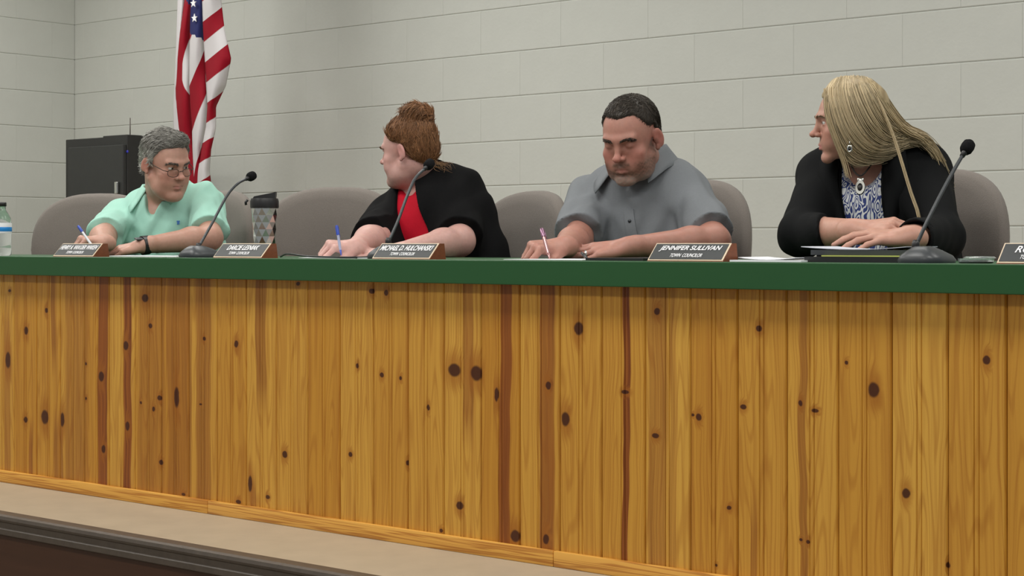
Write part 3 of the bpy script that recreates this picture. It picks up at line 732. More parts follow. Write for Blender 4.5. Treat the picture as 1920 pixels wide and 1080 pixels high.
sheet('portfolio_pad', 'thin black portfolio under the ringed hand of the man in grey polo', 'portfolio', [(1098, 0.02), (1206, 0.02), (1310, 0.28), (1200, 0.28)], 0.006, M['blackp'])
sheet('paper_stack', 'stack of white papers between the fourth nameplate and the black folder', 'paper', [(1368, -0.02), (1502, -0.02), (1560, 0.17), (1432, 0.17)], 0.004, M['paper'])
sheet('paper_sheet', 'loose white sheet lying on top of the paper stack', 'paper', [(1384, 0.03), (1490, 0.01), (1545, 0.19), (1440, 0.20)], 0.0015, M['paper'], TOP + 0.0046, 0.004, group='loose papers on the desk')
sheet('folder', 'black folder under the hands of the woman in blazer', 'folder', [(1508, 0.02), (1700, 0.02), (1770, 0.24), (1590, 0.24)], 0.012, M['blackp'])
sheet('manila_folder', 'pale yellow-green folder on top of the black folder', 'folder', [(1540, 0.035), (1692, 0.02), (1765, 0.22), (1600, 0.22)], 0.0025, simple('yellow_folder', rgb(176, 186, 96, 1.2), 0.7), TOP + 0.0126)
sheet('binder', 'dark grey binder over the yellow folder with papers on it', 'binder', [(1520, 0.05), (1702, 0.04), (1768, 0.25), (1590, 0.25)], 0.011, M['greyp'], TOP + 0.0158)
sheet('paper_sheet', 'grey-white sheet curling up on top of the binder beneath clasped hands', 'paper', [(1502, 0.06), (1700, 0.06), (1758, 0.25), (1570, 0.25)], 0.0015, simple('grey_paper', (0.52, 0.54, 0.60), 0.8), TOP + 0.0275, 0.006, group='loose papers on the desk')

# ================================================================== DISTANCE-FIELD MODELLING (people, clothes)
class Field:
    def __init__(s, lo, hi, h):
        s.lo = np.array(lo, 'f'); s.h = h
        s.n = np.ceil((np.array(hi) - s.lo) / h).astype(int) + 1
        s.ax = [s.lo[i] + np.arange(s.n[i], dtype='f') * h for i in range(3)]
        s.D = np.full(tuple(s.n), 0.06, 'f')
    def sl(s, lo, hi):
        a = np.clip(np.floor((np.array(lo) - s.lo) / s.h).astype(int), 0, s.n); b = np.clip(np.ceil((np.array(hi) - s.lo) / s.h).astype(int) + 1, 0, s.n)
        if (b <= a).any(): return None, None
        sl = tuple(slice(int(a[i]), int(b[i])) for i in range(3))
        g = (s.ax[0][sl[0]][:, None, None], s.ax[1][sl[1]][None, :, None], s.ax[2][sl[2]][None, None, :])
        return sl, g
    def put(s, fn, lo, hi, k, sub=False):
        m = k + 0.014
        sl, g = s.sl(np.array(lo) - m, np.array(hi) + m)
        if sl is None: return
        d = fn(*g).astype('f'); a = s.D[sl]
        if sub:
            d = -d
            h_ = np.clip(0.5 - 0.5 * (a - d) / k, 0, 1) if k > 0 else None
            s.D[sl] = np.maximum(a, d) if k <= 0 else a * (1 - h_) + d * h_ + k * h_ * (1 - h_)
        else:
            if k <= 0: s.D[sl] = np.minimum(a, d); return
            h_ = np.clip(0.5 + 0.5 * (a - d) / k, 0, 1)
            s.D[sl] = a * (1 - h_) + d * h_ - k * h_ * (1 - h_)
    def cap(s, a, b, ra, rb, k=0.01, sub=False):
        a = np.array(a, 'f'); b = np.array(b, 'f'); ba = b - a; L2 = float(ba @ ba) + 1e-12; R = max(ra, rb)
        def fn(x, y, z):
            px, py, pz = x - a[0], y - a[1], z - a[2]
            t = np.clip((px * ba[0] + py * ba[1] + pz * ba[2]) / L2, 0, 1)
            return np.sqrt((px - t * ba[0]) ** 2 + (py - t * ba[1]) ** 2 + (pz - t * ba[2]) ** 2) - (ra + (rb - ra) * t)
        s.put(fn, np.minimum(a, b) - R, np.maximum(a, b) + R, k, sub)
    def ell(s, c, r, R=None, k=0.01, sub=False):
        c = np.array(c, 'f'); r = np.array(r, 'f'); R = np.eye(3) if R is None else np.array(R)
        ext = np.sqrt(((R * r) ** 2).sum(1))
        def fn(x, y, z):
            dx, dy, dz = x - c[0], y - c[1], z - c[2]
            q = [(R[0, i] * dx + R[1, i] * dy + R[2, i] * dz) / r[i] for i in range(3)]
            k0 = np.sqrt(q[0] ** 2 + q[1] ** 2 + q[2] ** 2); k1 = np.sqrt((q[0] / r[0]) ** 2 + (q[1] / r[1]) ** 2 + (q[2] / r[2]) ** 2) + 1e-9
            return k0 * (k0 - 1) / k1
        s.put(fn, c - ext, c + ext, k, sub)
    def where(s, fn, lo=None, hi=None):          # arbitrary edit of the field inside a box
        lo = s.lo if lo is None else lo; hi = (s.lo + s.n * s.h) if hi is None else hi
        sl, g = s.sl(lo, hi)
        s.D[sl] = fn(s.D[sl], *g)
    def mesh(s, name):
        D = s.D; S = D < 0
        for ax in range(3):
            ix = [slice(None)] * 3; ix[ax] = 0; S[tuple(ix)] = False; ix[ax] = -1; S[tuple(ix)] = False
        c = np.zeros(tuple(s.n - 1), 'i1')
        for dx in (0, 1):
            for dy in (0, 1):
                for dz in (0, 1):
                    c += S[dx:s.n[0] - 1 + dx, dy:s.n[1] - 1 + dy, dz:s.n[2] - 1 + dz]
        act = (c > 0) & (c < 8); I = np.argwhere(act); vid = np.full(c.shape, -1, 'i4'); vid[act] = np.arange(len(I), dtype='i4')
        offs = np.array([(x, y, z) for x in (0, 1) for y in (0, 1) for z in (0, 1)])
        vals = np.stack([D[I[:, 0] + o[0], I[:, 1] + o[1], I[:, 2] + o[2]] for o in offs], 1)
        sg = np.stack([S[I[:, 0] + o[0], I[:, 1] + o[1], I[:, 2] + o[2]] for o in offs], 1)
        P = np.zeros((len(I), 3), 'f'); cnt = np.zeros(len(I), 'f')
        for a in range(8):
            for b in range(a + 1, 8):
                if np.abs(offs[a] - offs[b]).sum() != 1: continue
                m = sg[:, a] != sg[:, b]; va, vb = vals[m, a], vals[m, b]
                t = np.clip(va / np.where(np.abs(va - vb) < 1e-9, 1e-9, va - vb), 0, 1)[:, None]
                P[m] += offs[a] + t * (offs[b] - offs[a]); cnt[m] += 1
        P = s.lo + (I + P / cnt[:, None]) * s.h
        F = []
        for ax in range(3):
            u, v = [(1, 2), (2, 0), (0, 1)][ax]
            A = [slice(1, -1)] * 3; B = [slice(1, -1)] * 3
            A[ax] = slice(0, -1); B[ax] = slice(1, None)
            sa, sb = S[tuple(A)], S[tuple(B)]
            E = np.argwhere(sa != sb); fl = sa[E[:, 0], E[:, 1], E[:, 2]]
            E = E + 1; E[:, ax] -= 1
            def cell(du, dv):
                q = E.copy(); q[:, u] += du; q[:, v] += dv; return vid[q[:, 0], q[:, 1], q[:, 2]]
            q = np.stack([cell(-1, -1), cell(0, -1), cell(0, 0), cell(-1, 0)], 1)
            q[~fl] = q[~fl][:, ::-1]; F.append(q)
        F = np.concatenate(F); F = F[(F >= 0).all(1)]
        return np_mesh(name, P.astype('f'), F), P
def np_mesh(name, P, F, smooth=True):
    me = bpy.data.meshes.new(name); k = F.shape[1]
    me.vertices.add(len(P)); me.vertices.foreach_set('co', np.ascontiguousarray(P, 'f').ravel())
    me.loops.add(F.size); me.loops.foreach_set('vertex_index', np.ascontiguousarray(F, 'i4').ravel())
    me.polygons.add(len(F)); me.polygons.foreach_set('loop_start', np.arange(0, F.size, k, dtype='i4'))
    if smooth: me.polygons.foreach_set('use_smooth', np.ones(len(F), bool))
    me.update(calc_edges=True); me.validate()
    return me
def set_col(me, C, name='Col'):
    a = me.attributes.new(name, 'FLOAT_COLOR', 'POINT')
    C4 = np.ones((len(me.vertices), 4), 'f'); C4[:, :3] = C; a.data.foreach_set('color', C4.ravel())
def normals(me):
    n = np.empty(len(me.vertices) * 3, 'f'); me.vertices.foreach_get('normal', n); return n.reshape(-1, 3)
def sstep(x, a, b):
    t = np.clip((x - a) / (b - a), 0, 1); return t * t * (3 - 2 * t)
def vnoise(P, f, seed=0.0):
    x, y, z = P[:, 0] * f + seed, P[:, 1] * f + seed * 1.7, P[:, 2] * f - seed
    return (np.sin(x + 1.3 * np.sin(y * 1.1 + seed)) * np.sin(y * 1.2 + 1.7 * np.sin(z)) + np.sin(z * 1.3 + np.sin(x * 1.9)) * np.cos(x * .7 + y * .9)) * 0.5
def strands_mesh(name, curves, r0, r1, cols):         # curves: (N, K, 3) -> tapered three-sided tubes
    N, K, _ = curves.shape
    T = np.gradient(curves, axis=1); T /= np.linalg.norm(T, axis=2, keepdims=True) + 1e-9
    ref = np.array([0.31, 0.52, 0.79]); A = np.cross(T, ref); A /= np.linalg.norm(A, axis=2, keepdims=True) + 1e-9; B = np.cross(T, A)
    rad = (r0 + (r1 - r0) * np.linspace(0, 1, K) ** 2)[None, :, None]
    rings = [curves + rad * (A * math.cos(a) + B * math.sin(a)) for a in (0, 2.0944, 4.18879)]
    P = np.stack(rings, 2).reshape(-1, 3)
    i = np.arange(N)[:, None, None] * K * 3; kk = np.arange(K - 1)[None, :, None] * 3; s = np.arange(3)[None, None, :]; s2 = (s + 1) % 3
    F = np.stack([i + kk + s, i + kk + s2, i + kk + 3 + s2, i + kk + 3 + s], -1).reshape(-1, 4)
    me = np_mesh(name, P, F); set_col(me, np.repeat(cols, K * 3, 0)); return me
V3 = lambda p: np.array(p, float)
def unit(v): v = np.array(v, float); return v / (np.linalg.norm(v) + 1e-12)
UP = np.array([0, 0, 1.0])
def yawv(deg): a = math.radians(deg); return np.array([math.sin(a), -math.cos(a), 0.0]), np.array([math.cos(a), math.sin(a), 0.0])

M['skin'] = attr_mat('skin', 0.48, 0.4, 0.12, 350, sss=0.12)
M['hair'] = attr_mat('hair', 0.5, 0.35)
M['eye'] = attr_mat('eye', 0.15, 0.5)
M['trouser'] = simple('dark_trousers', (0.02, 0.022, 0.03), 0.85)
M['shoe'] = simple('black_shoes', (0.015, 0.013, 0.012), 0.4)

class Head:
    """local axes: x = person's right, y = forward (face), z = up; origin between the ears"""
    def __init__(s, pos, yaw, pitch=0, roll=0, scale=1.0):
        F, L = yawv(yaw); X = -L; p = math.radians(pitch)
        Yv = F * math.cos(p) - UP * math.sin(p); Zv = UP * math.cos(p) + F * math.sin(p)
        r = math.radians(roll); X2 = X * math.cos(r) + Zv * math.sin(r); Z2 = Zv * math.cos(r) - X * math.sin(r)
        s.R = np.stack([X2, Yv, Z2], 1); s.o = V3(pos); s.s = scale
    def w(s, p): return s.o + s.R @ (np.array(p, float) * s.s)
    def l(s, P): return ((P - s.o) @ s.R) / s.s
    def cap(s, f, a, b, ra, rb, k=.01, sub=False): f.cap(s.w(a), s.w(b), ra * s.s, rb * s.s, k * s.s, sub)
    def ell(s, f, c, r, k=.01, sub=False, rot=None): f.ell(s.w(c), np.array(r) * s.s, s.R if rot is None else s.R @ rot, k * s.s, sub)
def rotx(a): a = math.radians(a); return np.array([[1, 0, 0], [0, math.cos(a), -math.sin(a)], [0, math.sin(a), math.cos(a)]])
def rotz(a): a = math.radians(a); return np.array([[math.cos(a), -math.sin(a), 0], [math.sin(a), math.cos(a), 0], [0, 0, 1]])

def head_prims(f, H, fem=False, jowl=0.0, lid=(0.004, 0.005), nose=1.0, mouth=0.0):
    jw = 0.050 if fem else 0.056
    H.ell(f, (0, -0.014, 0.045), (0.0765, 0.098, 0.082), 0.0)
    H.ell(f, (0, 0.030, 0.012), (0.066, 0.066, 0.078), 0.02)
    H.ell(f, (0, 0.030, -0.050), (jw, 0.056, 0.052), 0.025)
    for s in (-1, 1):
        H.cap(f, (s * jw, 0.004, -0.050), (s * 0.016, 0.078, -0.098), 0.018, 0.014, 0.022)
        H.ell(f, (s * 0.043, 0.062, -0.020), (0.024, 0.022, 0.019), 0.018)
        H.ell(f, (s * 0.036, 0.064, -0.050), (0.022 + jowl * .012, 0.022 + jowl * .006, 0.026), 0.02)
        if jowl > 0: H.ell(f, (s * 0.040, 0.035, -0.082), (0.026, 0.04, 0.026), 0.025)
        H.cap(f, (s * 0.010, 0.0905, 0.029), (s * 0.042, 0.078, 0.031), 0.0105, 0.009, 0.014)
    H.ell(f, (0, 0.080, -0.099), (0.020, 0.015, 0.014), 0.018)
    if jowl > 0.3: H.ell(f, (0, 0.045, -0.105), (0.042, 0.05, 0.026), 0.03)
    H.ell(f, (0, 0.076, -0.056), (0.032, 0.021, 0.026), 0.02)
    for s in (-1, 1): H.ell(f, (s * 0.031, 0.097, 0.010), (0.0175, 0.0135, 0.0105), 0.010, True)
    n = nose
    H.cap(f, (0, 0.089, 0.024), (0, 0.106 + .010 * (n - 1), -0.016), 0.0078, 0.0092, 0.010)
    H.ell(f, (0, 0.1135 + .012 * (n - 1), -0.0215), (0.0120 * n, 0.0120, 0.0105), 0.007)
    for s in (-1, 1):
        H.ell(f, (s * 0.0128, 0.101, -0.0255), (0.0078 * n, 0.010, 0.0075), 0.005)
        H.ell(f, (s * 0.0068, 0.111, -0.0325), (0.0032, 0.005, 0.0028), 0.003, True)
    # lips
    H.cap(f, (-0.019, 0.0885, -0.0590), (0, 0.0975, -0.0560), 0.0038, 0.0050, 0.004); H.cap(f, (0.019, 0.0885, -0.0590), (0, 0.0975, -0.0560), 0.0038, 0.0050, 0.004)
    H.cap(f, (-0.016, 0.0885, -0.0655), (0, 0.0955, -0.0680), 0.0040, 0.0062, 0.004); H.cap(f, (0.016, 0.0885, -0.0655), (0, 0.0955, -0.0680), 0.0040, 0.0062, 0.004)
    H.cap(f, (-0.021, 0.0925, -0.0622), (0, 0.1035, -0.0618), 0.0012 + mouth, 0.0016 + mouth, 0.002, True); H.cap(f, (0.021, 0.0925, -0.0622), (0, 0.1035, -0.0618), 0.0012 + mouth, 0.0016 + mouth, 0.002, True)
    H.ell(f, (0, 0.096, -0.079), (0.018, 0.007, 0.005), 0.006, True)
    # lids: shells around the eyeballs, open between the lid edges
    for s in (-1, 1):
        c = H.w((s * 0.031, 0.0765, 0.0105)); zv = H.R[:, 2]; zu, zlw = lid
        for up in (True, False):
            r_ = (0.0142 if up else 0.0138) * H.s
            def fn(x, y, z, c=c, r_=r_, up=up):
                d = np.sqrt(((x - c[0]) / 1.06) ** 2 + (y - c[1]) ** 2 + (z - c[2]) ** 2) - r_
                q = (x - c[0]) * zv[0] + (y - c[1]) * zv[1] + (z - c[2]) * zv[2]
                return np.maximum(d, zu * H.s - q) if up else np.maximum(d, q + zlw * H.s)
            f.put(fn, c - 0.016, c + 0.016, 0.0025)
    # ears
    for s in (-1, 1):
        Re = rotz(s * 26) @ rotx(-12)
        H.ell(f, (s * 0.0830, -0.013, 0.000), (0.0065, 0.0185, 0.0315), 0.006, False, Re)
        H.ell(f, (s * 0.0905, -0.008, 0.004), (0.0055, 0.0105, 0.0180), 0.004, True, Re)
        H.ell(f, (s * 0.0795, -0.005, -0.027), (0.0062, 0.0080, 0.0095), 0.005)
def eyes(H, parent, gaze=(0, 1, 0), iris=(0.08, 0.05, 0.03)):
    for s in (-1, 1):
        c = H.w((s * 0.031, 0.0765, 0.0105)); g = unit(H.R @ unit(gaze)); bm = bmesh.new()
        bmesh.ops.create_uvsphere(bm, u_segments=24, v_segments=16, radius=0.0124 * H.s)
        q = Vector(g).to_track_quat('Z', 'Y').to_matrix()
        for v in bm.verts: v.co = q @ v.co + Vector(c)
        me = mesh_from_bm('eye', bm, True); co = np.array([v.co[:] for v in me.vertices]); d = (co - c) @ g / (0.0124 * H.s)
        C = np.tile(np.array([0.62, 0.58, 0.55]), (len(co), 1)); C[d > 0.87] = iris; C[d > 0.975] = (0.004, 0.004, 0.004)
        set_col(me, C); link('eye', me, M['eye'], parent)
def brows(H, parent, col, th=0.0044, n=110):
    for s in (-1, 1):
        base = catmull([(s * 0.011, 0.1005, 0.0250), (s * 0.026, 0.1005, 0.0295), (s * 0.040, 0.0912, 0.0305), (s * 0.050, 0.0795, 0.0255)], 12)
        cur = []
        for i in range(n):
            t = rng.random(); k = t * 10.99; j = int(k); p = np.array(base[j].lerp(base[j + 1], k - j)); tg = unit(np.array(base[j + 1] - base[j]))
            p = p + rng.normal(0, th * .45, 3) * np.array([.5, .3, 1]); d = unit(tg + np.array([0, 0.1, 0.35 * (1 - t)])) * 0.009
            cur.append([H.w(p + d * q + np.array([0, .0012 * math.sin(q * 3), 0])) for q in (0, .5, 1.0)])
        me = strands_mesh('eyebrow', np.array(cur), 0.0011 * H.s, 0.0004, np.tile(col, (n, 1)) * rng.uniform(.7, 1.3, (n, 1)))
        link('eyebrow', me, M['hair'], parent)

def hand(f, W, d, n, right, curls, spread=1.0, s=1.0, thumb=None):
    """adds palm and five fingers to the field; returns fingertip and nail points"""
    W, d = V3(W), unit(d); n = unit(V3(n) - d * (V3(n) @ d)); t = np.cross(n, d) if right else np.cross(d, n)
    kx = [0.030, 0.0100, -0.0110, -0.0300]; ky = [0.088, 0.092, 0.087, 0.078]
    ln = [(0.043, 0.026, 0.020), (0.047, 0.029, 0.021), (0.043, 0.027, 0.020), (0.034, 0.021, 0.018)]
    sp = [0.10, 0.02, -0.07, -0.17]; tips = []
    f.ell(W + d * 0.045 * s - n * 0.004 * s, (0.036 * s, 0.050 * s, 0.0145 * s), np.stack([t, d, n], 1), 0.012 * s)
    for i in range(4):
        K = W + d * ky[i] * s + t * kx[i] * s + n * (0.002, .004, .003, -.001)[i] * s
        f.cap(W + d * 0.012 * s + t * kx[i] * .55 * s, K, 0.0135 * s, 0.0102 * s, 0.012 * s)
        df = unit(d + t * sp[i] * spread); a = 0.0; p = K; pip = None
        for j in range(3):
            a += math.radians(curls[i][j]); q = p + (df * math.cos(a) - n * math.sin(a)) * ln[i][j] * s
            r = [0.0092, 0.0082, 0.0074, 0.0064]; g = 0.93 if i == 3 else 1.0
            f.cap(p, q, r[j] * s * g, r[j + 1] * s * g, 0.0035); p = q
            if j == 0: pip = q
        dn = df * math.cos(a) - n * math.sin(a); nn = n * math.cos(a) + df * math.sin(a)
        tips.append((p - dn * 0.004 * s + nn * 0.006 * s, p, K, pip))
    tb = thumb or ((0.75, 0.62, -0.25), (0.95, 0.25, -0.25), (0.98, 0.0, -0.25))
    p = W + d * 0.022 * s + t * 0.022 * s - n * 0.006 * s
    for j, (L_, ra, rb) in enumerate(((0.043, 0.0150, 0.0118), (0.033, 0.0112, 0.0096), (0.026, 0.0096, 0.0074))):
        v = unit(d * tb[j][0] + t * tb[j][1] + n * tb[j][2]); q = p + v * L_ * s; f.cap(p, q, ra * s, rb * s, 0.010 * s if j == 0 else 0.004); p = q
    tips.append((p + n * 0.005 * s, p, p, p))
    return tips
FLAT = [(12, 14, 8), (10, 14, 8), (12, 16, 8), (16, 18, 8)]
GRIP = [(48, 42, 18), (56, 55, 25), (64, 62, 30), (68, 64, 32)]
CURL = [(30, 45, 25), (34, 50, 28), (38, 52, 28), (42, 52, 28)]

def torso_prims(f, P, infl, k=0.05):
    T = P['axes']; N = P['N']; g = P['girth']
    for (t, r) in P['stations']:
        c = P['hip'] * (1 - t) + P['chestN'] * t
        f.ell(c + T[:, 1] * r[3], (r[0] * g + infl, r[1] * g + infl, r[2] + infl), T, k)
    for S in (P['SR'], P['SL']):
        f.cap(N - UP * 0.045 - T[:, 1] * 0.005, S, 0.056 + infl, P['sh_r'] + infl, 0.04)
        f.cap(N + UP * 0.02 - T[:, 1] * 0.030, S + UP * 0.012, 0.044 + infl, 0.030 + infl, 0.04)
        if P.get('bust', 0) > 0:
            side = 1 if S is P['SR'] else -1
            c = P['hip'] * 0.30 + P['chestN'] * 0.70 + T[:, 0] * 0.075 * side + T[:, 1] * (0.085 * g)
            f.ell(c, (0.066 + infl, 0.055 + infl, 0.066 + infl), T, 0.05)
STM = [(0.0, (0.175, 0.140, 0.12, 0.0)), (0.33, (0.170, 0.135, 0.13, 0.02)), (0.62, (0.178, 0.128, 0.15, 0.015)), (0.84, (0.165, 0.110, 0.11, 0.0))]
def setup(P):
    F, L = yawv(P['yaw']); N = V3(P['N']); P['N'] = N
    hip = V3(P['hip']); ax = unit(N - hip); X = -L; Y = unit(F - ax * (F @ ax)); X = np.cross(Y, ax)
    P['axes'] = np.stack([X, Y, ax], 1); P['hip'] = hip; P['chestN'] = N - UP * 0.02
    P.setdefault('girth', 1.0); P.setdefault('stations', STM); P.setdefault('sh_r', 0.052); P.setdefault('arm', 1.0)
    w_ = P['shw']
    for key, sgn in (('SR', 1), ('SL', -1)):
        o = P.get(key + '_off', (0, 0, 0))
        P[key] = N + X * sgn * w_ - UP * 0.055 + V3(o)
    return P
def build_body(P, root):
    H = P['H']; pts = [P['hip'], H.w((0, 0, 0.13)), P['SR'], P['SL']] + [V3(P[k]) for k in ('ER', 'EL', 'WR', 'WL')]
    lo = np.min(pts, 0) - 0.20; hi = np.max(pts, 0) + 0.20; lo[2] = max(lo[2], 0.66); hi[2] = H.w((0, 0, 0.13))[2] + 0.03
    f = Field(lo, hi, P.get('vox', 0.0030))
    torso_prims(f, P, -0.012)
    fem = P.get('fem', False); nr = P.get('neck_r', 0.050 if fem else 0.060)
    f.cap(H.w((0, -0.022, -0.045)), P['N'] + P['axes'][:, 1] * -0.005, nr, nr * 1.06, 0.02)
    f.cap(H.w((0, 0.010, -0.070)), P['N'] + P['axes'][:, 1] * 0.035 - UP * 0.02, nr * .62, nr * .5, 0.03)
    f2 = None
    head_prims(f, H, fem, P.get('jowl', 0), P.get('lid', (0.004, 0.005)), P.get('nose', 1.0), P.get('mouth', 0))
    a_ = P['arm']; tips = []
    for s in ('R', 'L'):
        S, E, W = P['S' + s], V3(P['E' + s]), V3(P['W' + s])
        f.cap(S, E, 0.052 * a_, 0.043 * a_, 0.03); m_ = E * 0.72 + W * 0.28
        f.cap(E, m_, 0.043 * a_, 0.044 * a_, 0.02); f.cap(m_, W, 0.044 * a_, 0.0275 * (0.5 + a_ * .5), 0.02)
        hd = P['hand' + s]
        hv = V3(hd['to']) - W
        tips += hand(f, W, hv, hd['n'], s == 'R', hd.get('curl', FLAT), hd.get('spread', 1.0), hd.get('s', 1.0), hd.get('thumb'))
        f.cap(W - unit(hv) * 0.02, W + unit(hv) * 0.025, 0.0265 * (0.5 + a_ * .5), 0.020, 0.015)
    f.where(lambda D, x, y, z: np.maximum(D, -np.maximum(y - 0.594, z - (TOP + 0.0012))))
    me, co = f.mesh('body'); l = H.l(co)
    C = np.tile(np.array(P['skin']), (len(co), 1))
    hm = (np.abs(l) < 0.16).all(1)
    red = np.zeros(len(co))
    for c, r, a in (((0.045, .075, -.022), .03, .5), ((-0.045, .075, -.022), .03, .5), ((0, .118, -.022), .018, .6), ((.08, -.01, 0), .035, .8), ((-.08, -.01, 0), .035, .8), ((0, .08, -.1), .025, .25)):
        red = np.maximum(red, a * np.exp(-((l - np.array(c)) ** 2).sum(1) / r ** 2))
    red += 0.12 * vnoise(l, 90.0, 2)
    C = C * (1 - np.clip(red, -.1, 1)[:, None] * np.array([-0.02, 0.26, 0.24]) * P.get('flush', 1.0))
    lip = np.exp(-(np.abs(l[:, 2] + 0.0620) / 0.0078) ** 4) * np.exp(-(l[:, 0] / 0.019) ** 4) * (l[:, 1] > 0.080) * hm
    C = C * (1 - lip[:, None]) + lip[:, None] * np.array(P['lip'])
    if 'beard' in P:
        bc, amt = np.array(P['beard'][0]), P['beard'][1]
        y, z, x = l[:, 1], l[:, 2], np.abs(l[:, 0])
        jawl = sstep(z, -0.028 + 0 * x, -0.052) * sstep(y, -0.005, 0.02) * sstep(z, -0.125, -0.105)
        jawl *= 1 - 0.85 * np.exp(-((x - 0.034) / 0.014) ** 2) * sstep(z, -0.075, -0.055) * (y > .05)
        side = np.exp(-((y - 0.008) / 0.014) ** 2) * sstep(z, -0.06, -0.04) * (1 - sstep(z, -0.005, 0.012)) * (x > .05)
        mus = np.exp(-((z + 0.046) / 0.0065) ** 2) * (x < 0.028) * (y > 0.08)
        b = np.clip(np.maximum(np.maximum(jawl, side * .9), mus) * (1 - lip * 1.1), 0, 1) * hm
        b = b * amt * (0.75 + 0.35 * vnoise(l, 420.0, 5))
        b = np.clip(b, 0, 1)[:, None]; gr = np.array(P['beard'][2]); mix = (sstep(-z, 0.07, 0.1))[:, None]
        C = C * (1 - b) + b * (bc * (1 - mix) + gr * mix)
        n_ = normals(me); co2 = co + n_ * (b * 0.0025 * (0.6 + .6 * np.abs(vnoise(l, 520.0, 3)))[:, None]); me.vertices.foreach_set('co', co2.astype('f').ravel()); me.update()
    if 'nail' in P:
        for q, p, _k, _p in tips:
            m = np.exp(-(((co - q) ** 2).sum(1)) / 0.0065 ** 2)[:, None]; C = C * (1 - m) + m * np.array(P['nail'])
    P['tips'] = tips
    set_col(me, np.clip(C, 0, 1)); o = link('body', me, M['skin'], root); return o
def lower_body(P, root):
    hip = P['hip']; X, Y = P['axes'][:, 0], unit(P['axes'][:, 1] * np.array([1, 1, 0]))
    Y = unit(Y * 0.35 + np.array([0, -1, 0])); X = np.cross(Y, UP)
    f = Field(hip + np.array([-0.5, -0.75, -0.62]), hip + np.array([0.5, 0.25, 0.12]), 0.011)
    f.lo[2] = max(f.lo[2], -0.01)
    f = Field((hip[0] - .5, hip[1] - .75, 0.0), (hip[0] + .5, hip[1] + .25, hip[2] + 0.09), 0.011)
    f.ell(hip - UP * 0.01, (0.175 * P['girth'], 0.135 * P['girth'], 0.11), np.stack([X, Y, UP], 1), 0.03)
    feet = []
    for s in (-1, 1):
        k = hip + X * s * 0.13 + Y * 0.42; k[2] = 0.545; a = k + Y * 0.02; a[2] = 0.11
        f.cap(hip + X * s * 0.09 - UP * .02, k, 0.082, 0.062, 0.03); f.cap(k, a, 0.060, 0.042, 0.02); feet.append(a)
    me, co = f.mesh('trousers'); link('trousers', me, P.get('trouser', M['trouser']), root)
    for a in feet:
        f = Field(a + np.array([-.2, -.3, -.12]), a + np.array([.2, .15, .05]), 0.008)
        h_ = np.array([a[0], a[1], 0.034]); f.cap(h_ - Y * 0.05, h_ + Y * 0.13, 0.034, 0.032, 0.01); f.cap(a - UP * .02, h_, 0.036, 0.036, 0.02)
        f.where(lambda D, x, y, z: np.maximum(D, 0.004 - z))
        me, co = f.mesh('shoe'); link('shoe', me, M['shoe'], root)
